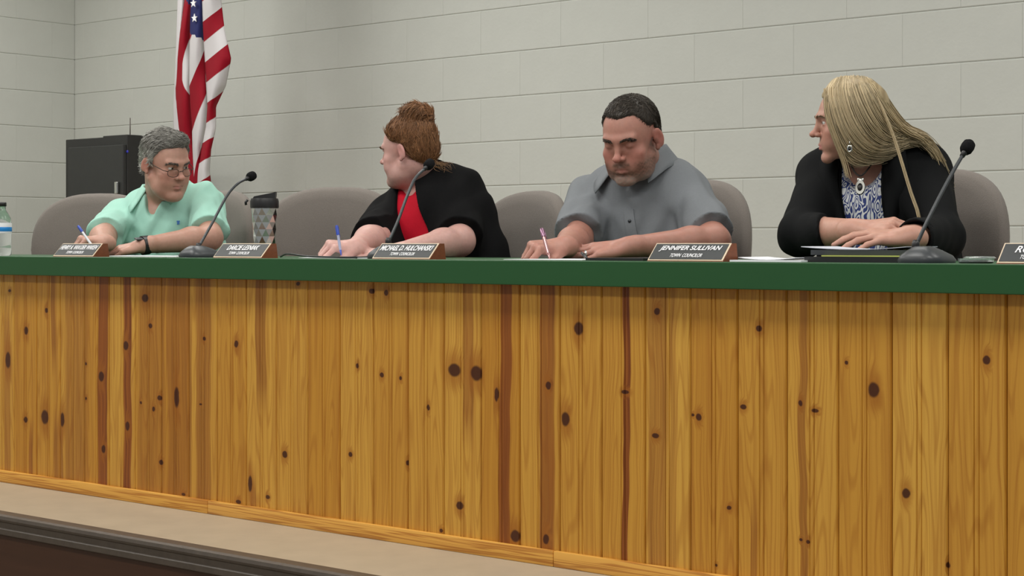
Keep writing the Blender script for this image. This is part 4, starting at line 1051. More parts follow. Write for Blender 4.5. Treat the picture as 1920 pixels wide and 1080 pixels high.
def shirt(P, name, mat, root, infl, sleeve, h=0.0045, cuts=None, wr=0.004, sleeve_r=(0.068, 0.066), long=False, wseed=0.0, zmin=0.50, openfn=None, hem=None, colfn=None):
    """garment: inflated torso plus sleeves, cut at cuffs and neck"""
    pts = [P['hip'], P['N'], P['SR'], P['SL'], V3(P['ER']), V3(P['EL'])] + ([V3(P['WR']), V3(P['WL'])] if long else [])
    lo = np.min(pts, 0) - 0.20; hi = np.max(pts, 0) + 0.17; lo[2] = max(lo[2], zmin)
    f = Field(lo, hi, h); torso_prims(f, P, infl)
    for s in ('R', 'L'):
        S, E, W = P['S' + s], V3(P['E' + s]), V3(P['W' + s]); r0, r1 = sleeve_r
        fr = sleeve if not isinstance(sleeve, dict) else sleeve[s]
        if not long:
            e = S + (E - S) * fr
            g = Field(lo, hi, h) if False else None
            d = unit(E - S); tl = P.get('cuff' + s); pn = unit(d + V3(tl)) if tl is not None else d
            sl, gg = f.sl(np.minimum(S, e) - 0.13, np.maximum(S, e) + 0.13)
            a = S; b = e + d * 0.05; ba = b - a; L2 = ba @ ba; x, y, z = gg
            px, py, pz = x - a[0], y - a[1], z - a[2]; t = np.clip((px * ba[0] + py * ba[1] + pz * ba[2]) / L2, 0, 1)
            D = np.sqrt((px - t * ba[0]) ** 2 + (py - t * ba[1]) ** 2 + (pz - t * ba[2]) ** 2) - (r0 + (r1 - r0) * t) * P['arm']
            cut = (x - e[0]) * pn[0] + (y - e[1]) * pn[1] + (z - e[2]) * pn[2]
            D = np.maximum(D, cut)
            A = f.D[sl]; k = 0.03; h_ = np.clip(0.5 + 0.5 * (A - D) / k, 0, 1); f.D[sl] = A * (1 - h_) + D * h_ - k * h_ * (1 - h_)
        else:
            m_ = E * 0.5 + W * 0.5; e = E + (W - E) * fr
            f.cap(S, E, r0 * P['arm'], r1 * P['arm'], 0.035); f.cap(E, e, r1 * P['arm'] * .98, P.get('cuff_r', 0.043), 0.02)
            d = unit(W - E)
            sl, gg = f.sl(e - 0.09, e + 0.09); x, y, z = gg; a = e
            cut = (x - e[0]) * d[0] + (y - e[1]) * d[1] + (z - e[2]) * d[2]
            rr = np.sqrt(np.maximum((x - e[0]) ** 2 + (y - e[1]) ** 2 + (z - e[2]) ** 2 - cut ** 2, 0))
            near = rr < 0.07
            A = f.D[sl]; A = np.where(near, np.maximum(A, cut), A)
            A = np.where(near, np.maximum(A, -np.maximum(rr - (P.get('cuff_r', 0.043) - 0.006), -(cut + 0.03))), A); f.D[sl] = A
    for c in (cuts or []): f.cap(*c[:4], k=c[4] if len(c) > 4 else 0.006, sub=True)
    if wr > 0:
        T = P['axes']; o = P['chestN']
        def wrf(D, x, y, z):
            dx, dy, dz = x - o[0], y - o[1], z - o[2]
            l_ = T[0, 0] * dx + T[1, 0] * dy + T[2, 0] * dz; q_ = T[0, 1] * dx + T[1, 1] * dy + T[2, 1] * dz; u_ = T[0, 2] * dx + T[1, 2] * dy + T[2, 2] * dz
            w1 = np.sin(62 * l_ + 26 * u_ + 2.2 * np.sin(14 * u_ + wseed) + wseed) * np.cos(9 * u_ + 6 * l_ + wseed)
            w2 = np.sin(48 * u_ - 40 * np.abs(l_) + 2.0 * np.sin(17 * l_ + wseed * 2) + q_ * 20)
            w3 = np.sin(95 * q_ + 70 * u_ + 3 * np.sin(25 * l_))
            w1 = np.sign(w1) * np.abs(w1) ** 0.75
            return D + wr * (0.55 * w1 + 0.45 * w2 * np.clip(np.abs(l_) * 8, 0.2, 1) + 0.22 * w3)
        f.where(wrf)
    if openfn is not None:
        T = P['axes']; o = P['chestN']
        def of(D, x, y, z):
            dx, dy, dz = x - o[0], y - o[1], z - o[2]
            l_ = T[0, 0] * dx + T[1, 0] * dy + T[2, 0] * dz; q_ = T[0, 1] * dx + T[1, 1] * dy + T[2, 1] * dz; u_ = T[0, 2] * dx + T[1, 2] * dy + T[2, 2] * dz
            return np.maximum(D, openfn(l_, q_, u_))
        f.where(of)
    f.where(lambda D, x, y, z: np.maximum(D, -np.maximum(y - 0.594, z - (TOP + 0.0012))))
    me, co = f.mesh(name); o = link(name, me, mat, root); P['garment'] = co
    if colfn is not None: set_col(me, colfn(co))
    return o
def hair_cap(P, root, infl, line, colfn, h=0.0026, extra=None, lump=0.0015, lf=260.0, strands=0, comb=None, slen=0.02, srad=0.0011, wide=0.0, front=1.0):
    H = P['H']; c = H.w((0, 0, 0.03)); r = 0.165 * H.s
    f = Field(c - r, c + r, h)
    H.ell(f, (0, -0.015, 0.045), (0.0765 + infl + wide, 0.098 + infl, 0.082 + infl), 0.0)
    H.ell(f, (0, -0.045, -0.01), (0.060 + infl + wide, 0.058 + infl, 0.062), 0.03)
    if extra: extra(f, H)
    R, o, s_ = H.R, H.o, H.s
    def ed(D, x, y, z):
        dx, dy, dz = x - o[0], y - o[1], z - o[2]
        lx = np.abs((R[0, 0] * dx + R[1, 0] * dy + R[2, 0] * dz) / s_); ly = (R[0, 1] * dx + R[1, 1] * dy + R[2, 1] * dz) / s_; lz = (R[0, 2] * dx + R[1, 2] * dy + R[2, 2] * dz) / s_
        D = D + lump * np.sin(lx * lf + 2 * np.sin(lz * 90)) * np.sin(lz * lf * .8 + 2 * np.sin(ly * 80)) * np.sin(ly * lf * .9)
        zl_ = line(lx, ly); k = 0.017
        B = (zl_ - lz) * s_ * 0.8
        h_ = np.clip(0.5 - 0.5 * (D - B) / k, 0, 1)
        return D * (1 - h_) + B * h_ + k * h_ * (1 - h_)
    f.where(ed); me, co = f.mesh('hair'); l = H.l(co); set_col(me, colfn(l))
    ho = link('hair', me, M['hair'], root)
    if strands:
        n_ = normals(me); rad_ok = ((l - np.array([0, -.015, .045])) ** 2 / np.array([.0765, .098, .082]) ** 2).sum(1) > 1.0
        rad_ok &= l[:, 1] < front
        idx = rng.choice(np.nonzero(rad_ok)[0], strands); p = co[idx]; nn = n_[idx]; ll = l[idx]
        d = comb(ll) @ R.T + rng.normal(0, .22, (strands, 3)); d -= nn * (d * nn).sum(1, keepdims=True); d /= np.linalg.norm(d, axis=1, keepdims=True) + 1e-9
        ts = np.linspace(0, 1, 4); L_ = slen * rng.uniform(.6, 1.3, (strands, 1))
        cur = np.stack([p + nn * (0.0004 + 0.0020 * t - L_ * 0.10 * t * t) + d * L_ * t for t in ts], 1)
        col = colfn(ll) * rng.uniform(.7, 1.35, (strands, 1))
        link('hair_strands', strands_mesh('hair_strands', cur, srad, 0.0004, col), M['hair'], ho)
    return ho
def collar(P, root, mat, open_deg=26, r_in=0.066, r_out=0.105, z_in=0.062, z_out=0.0, tip=0.05, c_off=(0, 0, 0), th=0.004, name='collar', front=0.03):
    """turned-down shirt collar around the neck with two pointed ends"""
    T = P['axes']; X, Y, Z = T[:, 0], T[:, 1], T[:, 2]; o = P['N'] + X * c_off[0] + Y * c_off[1] + UP * c_off[2]
    bm = bmesh.new(); n = 40; G = []
    for i in range(n + 1):
        a = math.radians(open_deg + (360 - 2 * open_deg) * i / n)         # 0 = straight ahead
        fr = max(0.0, math.cos(a)); sx, cy_ = math.sin(a), math.cos(a); row = []
        for j in range(7):
            t = j / 6
            tt = max(0, (t - 0.28) / 0.72)
            rad = r_in + 0.005 * math.sin(min(1, t / .28) * math.pi / 2) + (r_out - r_in + tip * fr ** 4) * tt ** 1.05
            z = z_in * (0.80 + 0.2 * min(1, t / 0.28)) * (1 - 0.42 * fr) + (z_out - z_in * (1 - 0.42 * fr)) * tt - tip * 1.05 * fr ** 3 * tt
            if t < .28: z = z_in * (1 - 0.42 * fr) - (0.28 - t) * 0.05
            p = o + X * sx * rad * 1.06 + Y * cy_ * rad * 0.98 + Y * front * fr * tt + UP * z
            row.append(bm.verts.new(p))
        G.append(row)
    for a, b in zip(G, G[1:]):
        for j in range(6): bm.faces.new((a[j], a[j + 1], b[j + 1], b[j]))
    me = mesh_from_bm(name, bm, True); ob = link(name, me, mat, root)
    m = ob.modifiers.new('thickness', 'SOLIDIFY'); m.thickness = th; m.offset = 0
    return ob

def on_garment(P, l, u):                             # point on the front of the garment at lateral l, height u of the torso frame
    co = P['garment']; T = P['axes']; d = co - P['chestN']; L_ = d @ T; m = (np.abs(L_[:, 0] - l) < 0.007) & (np.abs(L_[:, 2] - u) < 0.007) & (L_[:, 1] > 0)
    if not m.any(): return P['chestN'] + T @ np.array([l, 0.14, u])
    return P['chestN'] + T @ np.array([l, L_[m, 1].max(), u])
def placket(P, root, mat, btn, u0, u1, l0=0.0, w_=0.015):
    bm = bmesh.new(); rows = []; T = P['axes']; n = 9
    for i in range(n):
        u = u0 + (u1 - u0) * i / (n - 1); r = []
        for sx in (-1, 1):
            p = on_garment(P, l0 + sx * w_, u); r += [bm.verts.new(p + T[:, 1] * 0.0032), bm.verts.new(p - T[:, 1] * 0.004)]
        rows.append((r[0], r[2], r[3], r[1]))
    for a, b in zip(rows, rows[1:]):
        for k in range(4): j = (k + 1) % 4; bm.faces.new((a[k], a[j], b[j], b[k]))
    bm.faces.new(rows[0][::-1]); bm.faces.new(rows[-1])
    pk = part('placket', bm, mat, root, True, angle=50)
    q = Vector(T[:, 1]).to_track_quat('Z', 'Y').to_matrix().to_4x4()
    for t in (0.25, 0.75):
        p = on_garment(P, l0, u0 + (u1 - u0) * t) + T[:, 1] * 0.0030; bm = bmesh.new(); lathe(bm, [(0, 0), (0.005, 0), (0.005, 0.0018), (0, 0.0022)], 12, Matrix.Translation(p) @ q); part('button', bm, btn, pk, True)

# ================================================================== PEOPLE
def A(px, py, Y): return V3(at(px, py, Y))
def reach(px, py, S, L, y0=0.10, y1=0.95):      # point under a picture spot at limb length L from joint S, nearer solution first
    ys = np.linspace(y0, y1, 171); d = np.array([abs(np.linalg.norm(A(px, py, y) - V3(S)) - L) for y in ys])
    ok = np.nonzero(d < 0.006)[0]; return A(px, py, ys[ok[0] if len(ok) else int(d.argmin())])
def limbs(P, eR, wR, eL, wL, up=0.285, fo=0.255):
    P['ER'] = reach(*eR, P['SR'], up); P['EL'] = reach(*eL, P['SL'], up)
    P['WR'] = reach(*wR, P['ER'], fo); P['WL'] = reach(*wL, P['EL'], fo)
    for s in ('R', 'L'):
        h = P['hand' + s]; px, py = h['px']; w = P['W' + s]; h['to'] = reach(px, py, w, 0.09, max(0.03, w[1] - 0.085), w[1] + 0.05)
def person(label, P):
    r = thing('person', label, 'person', (P['hip'][0], P['hip'][1], 0.0)); return r
def band(name, P0, axis, rad, wd, th, mat, parent, squash=1.0, up=None):
    axis = Vector(unit(axis)); q = axis.to_track_quat('Z', 'Y').to_matrix().to_4x4()
    bm = bmesh.new(); lathe(bm, [(rad, -wd / 2), (rad + th, -wd / 2), (rad + th, wd / 2), (rad, wd / 2), (rad, -wd / 2)], 28, Matrix.Translation(P0) @ q)
    return part(name, bm, mat, parent, True, angle=40)
def pen(label, top, tip, barrel, capm, grip=None, r=0.0042):
    top, tip = Vector(top), Vector(tip); d = (tip - top); L = d.length; d.normalize()
    t = thing('pen', label, 'pen', tip, 0, 'pens held in hands'); q = d.to_track_quat('Z', 'Y').to_matrix().to_4x4()
    X = Matrix.Translation(top) @ q
    bm = bmesh.new(); lathe(bm, [(0, 0.03), (r * .92, 0.03), (r, L * .6), (r * .9, L - 0.018), (0, L - 0.018)], 14, X); part('barrel', bm, barrel, t, True, angle=40)
    bm = bmesh.new(); lathe(bm, [(0, 0), (r * .8, 0.001), (r * 1.15, 0.006), (r * 1.15, 0.0295), (0, 0.0295)], 14, X); cp = part('cap', bm, capm, t, True, angle=40)
    bm = bmesh.new(); v = X @ Vector((r * 1.3, 0, 0.004)); v2 = X @ Vector((r * 1.35, 0, 0.036)); tube(bm, [v, v2], 0.0012, 6); part('clip', bm, capm, cp, True)
    bm = bmesh.new(); lathe(bm, [(0, L - 0.0175), (r * .85, L - 0.0175), (r * .3, L - 0.003), (0, L)], 14, X); part('nib', bm, grip or barrel, t, True)
    return t
def check(n, P):
    u = lambda a, b: round(float(np.linalg.norm(V3(a) - V3(b))), 3)
    print('PERSON', n, 'upper', u(P['SR'], P['ER']), u(P['SL'], P['EL']), 'fore', u(P['ER'], P['WR']), u(P['EL'], P['WL']), 'spine', u(P['hip'], P['N']), 'neck', u(P['H'].o, P['N']), 'N', np.round(P['N'], 2))

# ------------------------------------------------------------------ man in the teal polo
P = dict(N=A(305, 364, 0.74), yaw=34, shw=0.165, hip=A(345, HY, 0.80) * np.array([1, 1, 0]) + UP * 0.60,
         handR=dict(px=(152, 449), n=(0.25, 0.3, 1), curl=GRIP, s=0.95, thumb=((.8, .5, -.4), (.95, .0, -.5), (.9, -.2, -.5))),
         handL=dict(px=(208, 473), n=(0.1, -0.35, 1), curl=FLAT, s=0.95),
         skin=(0.46, 0.255, 0.192), lip=(0.45, 0.20, 0.17), girth=1.10, jowl=0.5, lid=(0.0035, 0.0045), mouth=0.0006, arm=1.0, nose=1.12, SL_off=(0, 0, -0.01), SR_off=(0, 0, -0.01))
setup(P); limbs(P, (192, 446), (194, 455), (394, 446), (270, 460)); P['H'] = Head(A(311, 308, 0.62), 86, 18, -5, 0.94); check('teal', P)
man1 = person('man in teal polo and glasses, looking aside while holding a blue pen', P)
build_body(P, man1); lower_body(P, man1); eyes(P['H'], man1, (-0.25, 1, -0.05), (0.10, 0.10, 0.09)); brows(P['H'], man1, np.array([0.10, 0.08, 0.07]))
M['teal'] = simple('teal_pique', rgb(158, 206, 190, 0.98), 0.85, var=0.025, scale=160, bump=0.35, bscale=700, spec=0.2, sheen=0.1)
N = P['N']; Yf = P['axes'][:, 1]; Xr = P['axes'][:, 0]
shirt(P, 'polo_shirt', M['teal'], man1, 0.006, 0.84, cuts=[(N + UP * 0.09 - Yf * 0.01, N + UP * 0.0 + Yf * 0.0, 0.066, 0.064), (N + Yf * 0.085 + UP * 0.02, N + Yf * 0.150 - UP * 0.085, 0.050, 0.008)], sleeve_r=(0.068, 0.068), wseed=0.6, wr=0.0065, zmin=0.60)
placket(P, man1, M['teal'], M['paper'], -0.125, -0.19)
collar(P, man1, M['teal'], 30, 0.064, 0.108, 0.055, -0.012, 0.055, (0, 0.006, 0.0))
em = on_garment(P, -0.085, -0.098) + Yf * 0.0015; bm = bmesh.new()
for (dx_, dz_, r_) in ((0, 0, 0.0045), (0.003, 0.005, 0.003), (-0.003, 0.004, 0.003), (0.003, -0.005, 0.0022), (-0.003, -0.005, 0.0022)):
    lathe(bm, [(0, 0), (r_, 0), (r_, 0.001), (0, 0.001)], 10, Matrix.Translation(em + Xr * dx_ + UP * dz_) @ Vector(Yf).to_track_quat('Z', 'Y').to_matrix().to_4x4())
part('embroidered_emblem', bm, simple('emblem_blue', rgb(70, 120, 190), 0.8), man1)
X_ = Matrix(((Xr[0], Yf[0], P['axes'][0, 2]), (Xr[1], Yf[1], P['axes'][1, 2]), (Xr[2], Yf[2], P['axes'][2, 2]))).to_4x4()
hairline = lambda ys, zs: (lambda lx, ly: np.interp(ly, ys, zs))
def gray_mix(l):
    n = vnoise(l, 300, 1) * .5 + .5; side = sstep(np.abs(l[:, 0]), 0.045, 0.078) * sstep(-l[:, 2], -0.085, -0.03)
    side = np.clip(side + sstep(-l[:, 1], 0.02, 0.09) * .4, 0, 1); w_ = np.clip(0.30 + 0.60 * side + 0.25 * (n - .5), 0, 1)[:, None]
    return np.array([0.055, 0.045, 0.036]) * (1 - w_) + np.array([0.48, 0.48, 0.44]) * w_
comb_back = lambda l: np.stack([-0.6 * np.sign(l[:, 0]) * 0 + 0.7 + 0 * l[:, 0], -0.25 - 0.9 * sstep(-l[:, 1], 0, .06), -0.9 * sstep(np.abs(l[:, 0]), .04, .075)], 1)
hair_cap(P, man1, 0.009, hairline([-.13, -.075, -.045, -.022, -.004, .012, .022, .045, .075, .11], [-.085, -.075, -.03, 0.008, 0.036, 0.0, 0.036, .072, .086, .09]), gray_mix, strands=3800, comb=comb_back, slen=0.022, lump=0.0022, lf=150,
         extra=lambda f, H: (H.ell(f, (-0.01, 0.030, 0.108), (0.054, 0.044, 0.024), 0.02)))
H = P['H']; M['wire'] = simple('dark_wire_rim', (0.05, 0.04, 0.035), 0.35, metal=0.6); 
gl = None
mlens, ntl, bl_ = new_mat('lens'); tr_ = ntl.nodes.new('ShaderNodeBsdfTransparent'); gs_ = ntl.nodes.new('ShaderNodeBsdfGlossy'); gs_.inputs['Roughness'].default_value = 0.03; mx_ = ntl.nodes.new('ShaderNodeMixShader'); mx_.inputs[0].default_value = 0.05
ntl.links.new(tr_.outputs[0], mx_.inputs[1]); ntl.links.new(gs_.outputs[0], mx_.inputs[2]); ntl.links.new(mx_.outputs[0], ntl.nodes['Material Output'].inputs['Surface'])
bm = bmesh.new()
for s in (-1, 1):
    ring = [H.w((s * 0.031 + 0.0225 * math.copysign(abs(math.cos(a)) ** .75, math.cos(a)), 0.1055 - 0.004 * abs(math.cos(a)) - (0.006 if s * math.cos(a) > 0 else 0) * abs(math.cos(a)), -0.004 + 0.0150 * math.copysign(abs(math.sin(a)) ** .75, math.sin(a)))) for a in np.linspace(0, 2 * math.pi, 29)]
    tube(bm, ring, 0.0011, 6, False)
    tube(bm, [H.w((s * 0.0525, 0.096, 0.001)), H.w((s * 0.068, 0.085, 0.004)), H.w((s * 0.0795, 0.045, 0.010)), H.w((s * 0.0815, 0.005, 0.016)), H.w((s * 0.0800, -0.018, 0.006))], 0.0015, 6)
tube(bm, [H.w((-0.009, 0.1065, 0.002)), H.w((0, 0.111, 0.005)), H.w((0.009, 0.1065, 0.002))], 0.0011, 6)
gl = part('glasses', bm, M['wire'], man1, True)
for s in (-1, 1):
    bm = bmesh.new(); c0 = bm.verts.new(H.w((s * 0.031, 0.1045, -0.004))); rg = [bm.verts.new(H.w((s * 0.031 + 0.022 * math.copysign(abs(math.cos(a)) ** .75, math.cos(a)), 0.1035 - 0.004 * abs(math.cos(a)) - (0.006 if s * math.cos(a) > 0 else 0) * abs(math.cos(a)), -0.004 + 0.0146 * math.copysign(abs(math.sin(a)) ** .75, math.sin(a))))) for a in np.linspace(0, 2 * math.pi, 29)[:-1]]
    for i in range(28): bm.faces.new((c0, rg[i], rg[(i + 1) % 28]))
    part('lens', bm, mlens, gl, True)
fd = unit(V3(P['WL']) - V3(P['EL'])); wp = V3(P['WL']) - fd * 0.004
wt_ = band('wristwatch', Vector(wp), fd, 0.0298, 0.024, 0.0035, M['blackp'], man1)
q = wp + unit(np.array([0.05, -0.75, 0.7])) * 0.032; bm = bmesh.new(); nn_ = unit(q - wp); tx = np.cross(fd, nn_)
box(bm, (-0.017, -0.015, -0.004), (0.017, 0.015, 0.005), 0.004, 2, Matrix(((fd[0], tx[0], nn_[0], q[0]), (fd[1], tx[1], nn_[1], q[1]), (fd[2], tx[2], nn_[2], q[2]), (0, 0, 0, 1)))); part('watch_case', bm, M['greyp'], wt_, True)
pb_ = simple('pen_blue', (0.03, 0.07, 0.42), 0.35); pw = simple('pen_white', (0.7, 0.7, 0.74), 0.35)
pen('blue capped pen in the hand of the man in teal polo', at(146, 423, P['tips'][0][1][1] - 0.01), at(182, 474, P['tips'][0][1][1] + 0.005), pw, pb_)

# ------------------------------------------------------------------ woman in black cardigan
P = dict(N=A(795, 338, 0.78), yaw=16, shw=0.150, hip=A(885, HY, 0.80) * np.array([1, 1, 0]) + UP * 0.60,
         handR=dict(px=(618, 460), n=(0.2, -0.55, 0.9), curl=GRIP, s=0.95, thumb=((.8, .5, -.4), (.95, .0, -.5), (.9, -.2, -.5))),
         handL=dict(px=(676, 479), n=(0.1, -0.35, 1), curl=FLAT, s=0.93),
         skin=(0.55, 0.32, 0.28), lip=(0.50, 0.22, 0.22), girth=1.07, jowl=0.7, arm=1.06, fem=True, bust=1, nail=(0.62, 0.72, 0.55), nose=0.95, neck_r=0.054, sh_r=0.052, SL_off=(-0.022, 0, -0.070), SR_off=(0, 0, -0.020))
setup(P); limbs(P, (704, 447), (664, 466), (862, 452), (745, 474)); P['H'] = Head(A(766, 284, 0.68), -74, 8, 4, 0.86); check('cardigan', P)
wom1 = person('woman with red hair in a bun, black cardigan and red top, face turned away', P)
build_body(P, wom1); lower_body(P, wom1); eyes(P['H'], wom1); brows(P['H'], wom1, np.array([0.22, 0.10, 0.05]), 0.003, 60)
M['red'] = simple('red_top', rgb(165, 8, 32, 1.2), 0.8, var=0.05, scale=40, bump=0.2, spec=0.2)
M['black'] = simple('black_knit', (0.006, 0.006, 0.0065), 0.95, var=0.15, scale=200, bump=0.3, bscale=600, spec=0.1)
N = P['N']; Yf = P['axes'][:, 1]; Xr = P['axes'][:, 0]
shirt(P, 'red_top', M['red'], wom1, 0.000, 0.15, cuts=[(N + UP * 0.10, N - UP * 0.02, 0.085, 0.085), (N + Yf * 0.09 + UP * 0.01, N + Yf * 0.15 - UP * 0.05, 0.060, 0.030)], sleeve_r=(0.055, 0.055), wr=0.002, wseed=1.3, zmin=0.62)
shirt(P, 'cardigan', M['black'], wom1, 0.012, {'R': 1.10, 'L': 0.92}, cuts=[(N + UP * 0.10, N + UP * 0.0, 0.066, 0.066)], sleeve_r=(0.076, 0.070), wr=0.0035, wseed=2.1, zmin=0.56,
      openfn=lambda l, q, u: np.minimum(np.minimum(0.038 + 0.010 * np.clip(-u * 4, 0, 1) - np.abs(l - 0.012), q - 0.0), 0.05))
def redhair(l):
    n = (vnoise(l, 200, 3) * .5 + .5)[:, None]; return np.array([0.10, 0.042, 0.017]) * (1 - n) + np.array([0.33, 0.16, 0.07]) * n
def bunx(f, H):
    H.ell(f, (0, -0.052, 0.122), (0.054, 0.052, 0.042), 0.005); H.ell(f, (0.012, -0.018, 0.148), (0.030, 0.028, 0.024), 0.008); H.ell(f, (-0.022, -0.066, 0.140), (0.034, 0.038, 0.032), 0.006); H.ell(f, (0.010, -0.090, 0.120), (0.036, 0.028, 0.034), 0.006)
bun_c = np.array([0, -0.045, 0.12])
def comb_bun(l):
    d = bun_c - l; return d / (np.linalg.norm(d, axis=1, keepdims=True) + 1e-6) + 0.6 * np.cross(l - bun_c, np.array([0.3, 1, .2])) * (l[:, 2:3] > .115) * 14
hair_cap(P, wom1, 0.009, hairline([-.14, -.075, -.045, -.022, .0, .012, .03, .045, .07, .11], [-.088, -.074, -.040, 0.004, 0.036, 0.036, .040, .058, .080, .088]), redhair, extra=bunx, strands=4200, comb=comb_bun, slen=0.030, lump=0.0018, lf=150, srad=0.0012, front=0.058)
cur = []
for i in range(26):
    b_ = P['H'].w((rng.uniform(-.05, .05), -0.095, -0.055)); e_ = P['H'].w((rng.uniform(-.09, .04), -0.15 - rng.uniform(0, .02), -0.085 + rng.uniform(-.03, .02))); m_ = (b_ + e_) / 2 + rng.normal(0, .008, 3)
    cur.append([v[:] for v in catmull([b_, m_, e_], 7)])
link('stray_hair', strands_mesh('stray_hair', np.array(cur), 0.0007, 0.0003, np.tile([0.30, 0.17, 0.08], (26, 1))), M['hair'], wom1)
pen('blue pen held upright by the woman in black cardigan', at(631, 422, P['tips'][0][1][1] - 0.012), at(640, 480, P['tips'][0][1][1] - 0.012), simple('pen_clear', (0.35, 0.37, 0.5), 0.2), pb_, pb_)

# ------------------------------------------------------------------ man in the grey polo
P = dict(N=A(1200, 316, 0.77), yaw=16, shw=0.162, hip=A(1250, HY, 0.82) * np.array([1, 1, 0]) + UP * 0.60,
         handR=dict(px=(1004, 464), n=(0.2, -0.25, 1), curl=GRIP, s=1.06, thumb=((.8, .5, -.4), (.95, .0, -.5), (.9, -.2, -.5))),
         handL=dict(px=(1098, 473), n=(0.1, -0.45, 1), curl=[(6, 14, 8), (5, 14, 8), (6, 15, 8), (9, 16, 8)], s=1.05),
         skin=(0.40, 0.19, 0.143), lip=(0.42, 0.18, 0.15), girth=1.06, jowl=0.25, lid=(-0.0042, 0.0045), arm=0.97, flush=1.2,
         beard=((0.085, 0.055, 0.038), 0.9, (0.25, 0.215, 0.18)), nose=1.05, SL_off=(-0.022, 0, -0.048), SR_off=(0, 0, -0.008))
setup(P); limbs(P, (1082, 452), (1056, 463), (1340, 452), (1178, 463)); P['H'] = Head(A(1184, 262, 0.63), 10, 22, 0, 0.96); check('grey', P)
man2 = person('man in charcoal grey polo with short beard, looking down and writing', P)
build_body(P, man2); lower_body(P, man2); eyes(P['H'], man2, (0, 1, -0.7), (0.05, 0.035, 0.025)); brows(P['H'], man2, np.array([0.045, 0.03, 0.022]))
M['grey'] = simple('grey_polo', rgb(112, 116, 120, 1.05), 0.75, var=0.04, scale=140, bump=0.25, bscale=600, spec=0.25)
N = P['N']; Yf = P['axes'][:, 1]; Xr = P['axes'][:, 0]
shirt(P, 'polo_shirt', M['grey'], man2, 0.006, {'R': 0.86, 'L': 0.86}, cuts=[(N + UP * 0.09 - Yf * 0.01, N + UP * 0.0, 0.068, 0.066), (N + Yf * 0.085 + UP * 0.02, N + Yf * 0.140 - UP * 0.055, 0.045, 0.008)], sleeve_r=(0.070, 0.072), wseed=3.4, wr=0.0065, zmin=0.60)
placket(P, man2, M['grey'], M['greyp'], -0.095, -0.22)
collar(P, man2, M['grey'], 30, 0.068, 0.115, 0.060, -0.010, 0.060, (0, 0.006, 0.0))
def darkhair(l):
    n = (vnoise(l, 300, 7) * .5 + .5)[:, None]; s = (sstep(np.abs(l[:, 0]), .055, .08) * sstep(-l[:, 2], -.05, .0))[:, None]
    return np.array([0.022, 0.016, 0.011]) * (1 - n * .5) + np.array([0.05, 0.038, 0.026]) * n * .5 + s * np.array([0.09, 0.08, 0.07])
hair_cap(P, man2, 0.0050, lambda lx, ly: np.interp(ly, [-.13, -.075, -.045, -.022, -.004, .012, .022, .045, .070, .088, .11], [-.085, -.075, -.03, 0.006, 0.042, 0.040, 0.044, .074, .092, .094, .094]) - 0.010 * np.exp(-(lx / .022) ** 2) * (ly > .05) + 0.009 * np.exp(-((lx - .046) / .016) ** 2) * (ly > .03), darkhair, strands=4000,
         comb=lambda l: np.stack([0.3 + 0 * l[:, 0], 0.8 - 2.0 * sstep(-l[:, 1], -.03, .08), -1.2 * sstep(np.abs(l[:, 0]), .045, .075) - sstep(-l[:, 1], .04, .09)], 1), slen=0.010, srad=0.0009, lump=0.0008)
k2, p2 = P['tips'][5 + 2][2], P['tips'][5 + 2][3]; fb = k2 * 0.45 + p2 * 0.55
band('ring', Vector(fb), p2 - k2, 0.0092, 0.005, 0.0012, M['chrome'], man2)
pen('rose metallic pen in the writing hand of the man in grey polo', at(1015, 428, P['tips'][0][1][1] + 0.02), at(1031, 486, P['tips'][0][1][1] - 0.012), simple('rose_metal', (0.55, 0.30, 0.30), 0.25, metal=0.7), simple('rose_dark', (0.25, 0.13, 0.2), 0.25, metal=0.6), r=0.0052)
pen('thin black pen lying on the portfolio under fingers of the grey polo man', at(1090, 474, 0.10), at(1103, 486, 0.05), M['blackp'], M['blackp'], r=0.0035)

# ------------------------------------------------------------------ blonde woman in blazer
P = dict(N=A(1636, 276, 0.76), yaw=12, shw=0.136, hip=A(1690, HY, 0.82) * np.array([1, 1, 0]) + UP * 0.60,
         handR=dict(px=(1676, 424), n=(-0.1, -0.45, 1), curl=CURL, s=1.0),
         handL=dict(px=(1628, 444), n=(0.0, -0.4, 1), curl=FLAT, s=0.95),
         skin=(0.47, 0.25, 0.185), lip=(0.50, 0.20, 0.18), girth=1.04, jowl=0.0, arm=0.98, fem=True, bust=1, nose=1.15, sh_r=0.054, cuff_r=0.046, SL_off=(-0.008, 0, -0.025))
setup(P); limbs(P, (1502, 440), (1604, 432), (1764, 446), (1704, 446), 0.29); P['H'] = Head(A(1594, 231, 0.62), -54, 6, 4, 0.84); check('blonde', P)
wom2 = person('woman with long blonde hair, black blazer and pendant, turned to the left', P)
build_body(P, wom2); lower_body(P, wom2); eyes(P['H'], wom2); brows(P['H'], wom2, np.array([0.16, 0.11, 0.06]), 0.003, 60)
N = P['N']; Yf = P['axes'][:, 1]; Xr = P['axes'][:, 0]
mb, ntb, bb = new_mat('blue_white_print')
tcb = nd(ntb, 'ShaderNodeTexCoord'); mpb = nd(ntb, 'ShaderNodeMapping', {'Vector': tcb.outputs['Object'], 'Scale': (1, 1, 0.42)})
nzb = nd(ntb, 'ShaderNodeTexNoise', {'Vector': mpb.outputs[0], 'Scale': 52.0, 'Detail': 1.0})
wvb = mth(ntb, 'SINE', mth(ntb, 'MULTIPLY', nzb.outputs[0], 60.0)); eb = nd(ntb, 'ShaderNodeMapRange', {0: wvb, 1: -0.15, 2: 0.15, 3: 0.0, 4: 1.0}).outputs[0]
ntb.links.new(mixc(ntb, eb, rgb(36, 52, 110, 1.2), (0.70, 0.72, 0.72)), bb.inputs['Base Color']); bb.inputs['Roughness'].default_value = 0.7
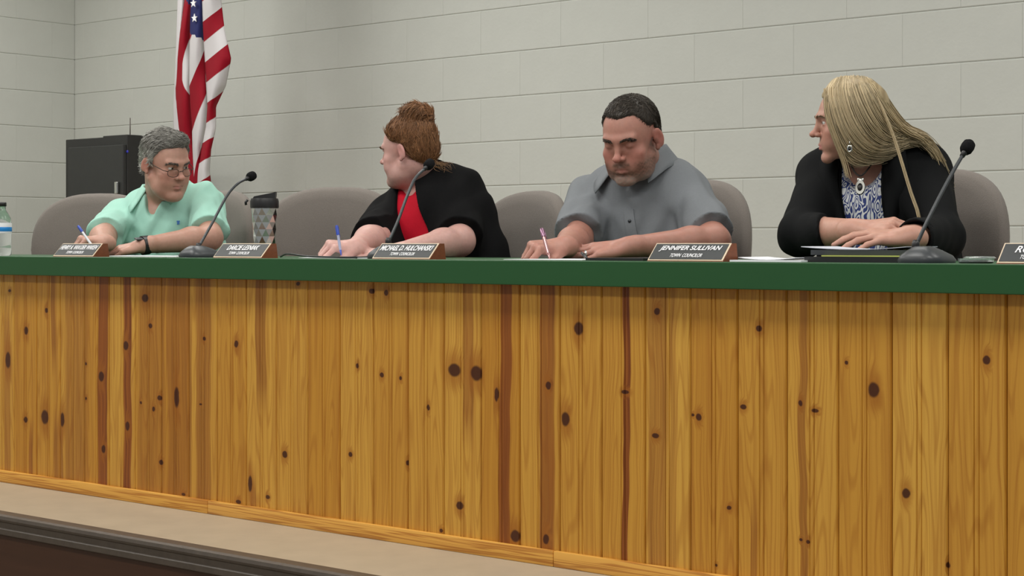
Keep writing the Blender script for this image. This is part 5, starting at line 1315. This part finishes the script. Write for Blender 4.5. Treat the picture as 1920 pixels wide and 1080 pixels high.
shirt(P, 'print_blouse', mb, wom2, 0.000, 0.15, cuts=[(N + UP * 0.10, N - UP * 0.02, 0.085, 0.085), (N + Yf * 0.09 + UP * 0.0, N + Yf * 0.15 - UP * 0.075, 0.075, 0.040)], sleeve_r=(0.055, 0.055), wr=0.0015, zmin=0.62)
M['blazer'] = simple('black_blazer', (0.0055, 0.006, 0.0065), 0.85, var=0.12, scale=200, bump=0.2, bscale=700, spec=0.12)
shirt(P, 'blazer', M['blazer'], wom2, 0.012, {'R': 0.78, 'L': 0.85}, long=True, cuts=[(N + UP * 0.10, N + UP * 0.0, 0.070, 0.068)], sleeve_r=(0.062, 0.058), wr=0.0035, wseed=4.4, zmin=0.56,
      openfn=lambda l, q, u: np.minimum(np.minimum(0.056 - 0.010 * np.clip(-u * 4, 0, 1) - np.abs(l - 0.004), q - 0.0), 0.05))
for s in (-1, 1):            # lapels
    T = P['axes']; bm = bmesh.new(); g0 = []
    prof = [(0.10, 0.052, 0.085, 0.03), (0.03, 0.060, 0.112, 0.10), (-0.05, 0.062, 0.122, 0.145), (-0.10, 0.058, 0.112, 0.163), (-0.16, 0.054, 0.085, 0.178), (-0.22, 0.050, 0.056, 0.186)]
    for (u_, x0_, x1_, q_) in prof:
        o_ = P['chestN'] + T[:, 2] * u_
        g0.append([bm.verts.new(o_ + T[:, 0] * s * x0_ + T[:, 1] * q_), bm.verts.new(o_ + T[:, 0] * s * (x0_ + x1_) / 2 + T[:, 1] * (q_ + 0.004)), bm.verts.new(o_ + T[:, 0] * s * x1_ + T[:, 1] * (q_ - 0.012))])
    for a, b in zip(g0, g0[1:]):
        for j in range(2): bm.faces.new((a[j], a[j + 1], b[j + 1], b[j]))
    lp = part('lapel', bm, M['blazer'], wom2, True); m_ = lp.modifiers.new('t', 'SOLIDIFY'); m_.thickness = 0.004
def blond(l):
    a_ = np.arctan2(l[:, 0], l[:, 2] - 0.02); n = (np.sin(l[:, 1] * 420 + a_ * 3 + 2 * np.sin(l[:, 1] * 90)) * .5 + .5)[:, None]
    return np.array([0.27, 0.20, 0.105]) * (1 - n) + np.array([0.40, 0.31, 0.175]) * n
hair_cap(P, wom2, 0.013, lambda lx, ly: np.interp(ly, [-.14, -.06, 0.0, .03, .05, .07, .11], [-.10, -.10, -.06, -.03, .03, .082, .088]), blond, lump=0.0006)
# long strands: guide locks as picture points with a distance before (-) or behind (+) the head centre, blended into one another
H = P['H']; tH = depth(Vector(H.o))
LKS = [
 [(1560, 152, -.01), (1548, 172, -.060), (1553, 215, -.080), (1562, 252, -.086), (1578, 286, -.085), (1598, 304, -.080), (1618, 306, -.07)],
 [(1570, 147, -.01), (1560, 174, -.072), (1572, 222, -.094), (1590, 260, -.096), (1616, 288, -.088), (1650, 294, -.065), (1680, 282, -.04)],
 [(1584, 144, -.01), (1580, 174, -.080), (1594, 222, -.100), (1616, 260, -.100), (1646, 280, -.085), (1682, 272, -.05), (1708, 262, -.02)],
 [(1600, 143, -.01), (1604, 172, -.082), (1622, 216, -.098), (1646, 250, -.088), (1676, 264, -.06), (1706, 258, -.02), (1738, 266, -.03)],
 [(1616, 144, -.01), (1628, 168, -.074), (1648, 208, -.082), (1672, 240, -.066), (1704, 254, -.025), (1738, 260, -.02), (1764, 300, -.02)],
 [(1628, 147, .00), (1644, 166, -.050), (1664, 202, -.050), (1690, 236, -.030), (1726, 255, .02), (1758, 290, .00), (1778, 345, -.01)],
 [(1632, 150, .02), (1652, 168, .00), (1676, 206, .01), (1702, 240, .03), (1734, 258, .06), (1762, 294, .04), (1780, 348, .03)],
 [(1622, 150, .04), (1646, 166, .06), (1668, 206, .07), (1694, 242, .08), (1724, 262, .10), (1748, 296, .11), (1760, 338, .11)]]
W_ = np.array([[V3(atd(px, py, tH + dd)) for px, py, dd in g] for g in LKS]); K = 16
G_ = np.array([[v[:] for v in catmull(g, K)] for g in W_]); cur, cc = [], []
tt = np.linspace(0, 1, K)[:, None]
for i in range(1500):
    g = rng.random() * (len(LKS) - 1.001); j = int(g); fr_ = g - j
    base = G_[j] * (1 - fr_) + G_[j + 1] * fr_; in_ = unit(H.o - base[5]) * rng.random() ** 2 * 0.016
    clump = np.sin(np.array([1.0, 2.1, 3.7]) * (int(g * 9) + 1) * 7.7) * 0.004
    cur.append(base + in_ + clump * tt * 1.6 + rng.normal(0, 1, 3) * 0.0035 * (0.4 + tt)); cc.append(np.array([0.50, 0.40, 0.245]) * rng.uniform(.6, 1.25))
for pts, n_, sp in (([(1634, 160, -.05), (1656, 206, -.085), (1674, 250, -.10), (1690, 300, -.125), (1708, 360, -.15), (1722, 400, -.17), (1728, 442, -.18)], 38, .24), ([(1548, 170, -.06), (1552, 215, -.092), (1566, 258, -.10), (1582, 300, -.10), (1590, 330, -.11)], 16, .5), ([(1640, 170, -.04), (1690, 240, -.05), (1730, 262, -.03), (1756, 300, -.02), (1768, 350, -.02), (1772, 390, -.02)], 40, .7)):
    base = np.array([v[:] for v in catmull([V3(atd(px, py, tH + dd)) for px, py, dd in pts], K)])
    for i in range(n_):
        cur.append(base + rng.normal(0, 1, 3) * 0.006 * sp + rng.normal(0, 1, 3) * 0.005 * sp * tt); cc.append(np.array([0.46, 0.36, 0.21]) * rng.uniform(.7, 1.2))
link('long_hair', strands_mesh('long_hair', np.array(cur), 0.0015, 0.0006, np.array(cc)), M['hair'], wom2)
# earring and pendant
ep = Vector(V3(atd(1593, 279, tH - 0.104)))
bm = bmesh.new(); tube(bm, [ep + Vector((0, 0, .02)), ep + Vector((0, 0, .008))], 0.0008, 6); lathe(bm, [(0.0045, 0.0), (0.0085, 0.0), (0.0085, 0.002), (0.0045, 0.002), (0.0045, 0)], 20, Matrix.Translation(ep) @ (CAM - ep).to_track_quat('Z', 'Y').to_matrix().to_4x4() @ Matrix.Diagonal((0.8, 1.15, 1, 1)))
er = part('earring', bm, M['chrome'], wom2, True)
bm = bmesh.new(); lathe(bm, [(0, 0.0), (0.0044, 0.0), (0.003, 0.0025), (0, 0.003)], 14, Matrix.Translation(ep) @ (CAM - ep).to_track_quat('Z', 'Y').to_matrix().to_4x4()); part('stone', bm, M['blackp'], er, True)
pc_ = Vector(A(1613, 352, 0.575)); q_ = Vector((0.35, -1, 0.35)).to_track_quat('Z', 'Y').to_matrix().to_4x4()
bm = bmesh.new(); tube(bm, catmull([N + Xr * 0.066 + UP * 0.035, N + Xr * 0.05 + Yf * 0.07 + UP * 0.0, pc_ + Vector((0, 0, 0.03)), N - Xr * 0.05 + Yf * 0.07 + UP * 0.0, N - Xr * 0.066 + UP * 0.035], 30), 0.0022, 6); nk = part('necklace', bm, simple('black_cord', (0.015, 0.012, 0.01), 0.7), wom2, True)
bm = bmesh.new(); lathe(bm, [(0.006, 0.0), (0.0135, 0.0), (0.0125, 0.005), (0.007, 0.005), (0.006, 0)], 22, Matrix.Translation(pc_) @ q_ @ Matrix.Diagonal((0.95, 1.5, 1, 1))); box(bm, (-0.008, 0.016, 0), (0.008, 0.026, 0.005), 0.002, 2, Matrix.Translation(pc_) @ q_); pd_ = part('pendant', bm, M['chrome'], nk, True, angle=50)
bm = bmesh.new(); lathe(bm, [(0, 0.001), (0.0075, 0.001), (0.005, 0.006), (0, 0.007)], 18, Matrix.Translation(pc_) @ q_ @ Matrix.Diagonal((0.9, 1.4, 1, 1))); part('stone', bm, M['blackp'], pd_, True)
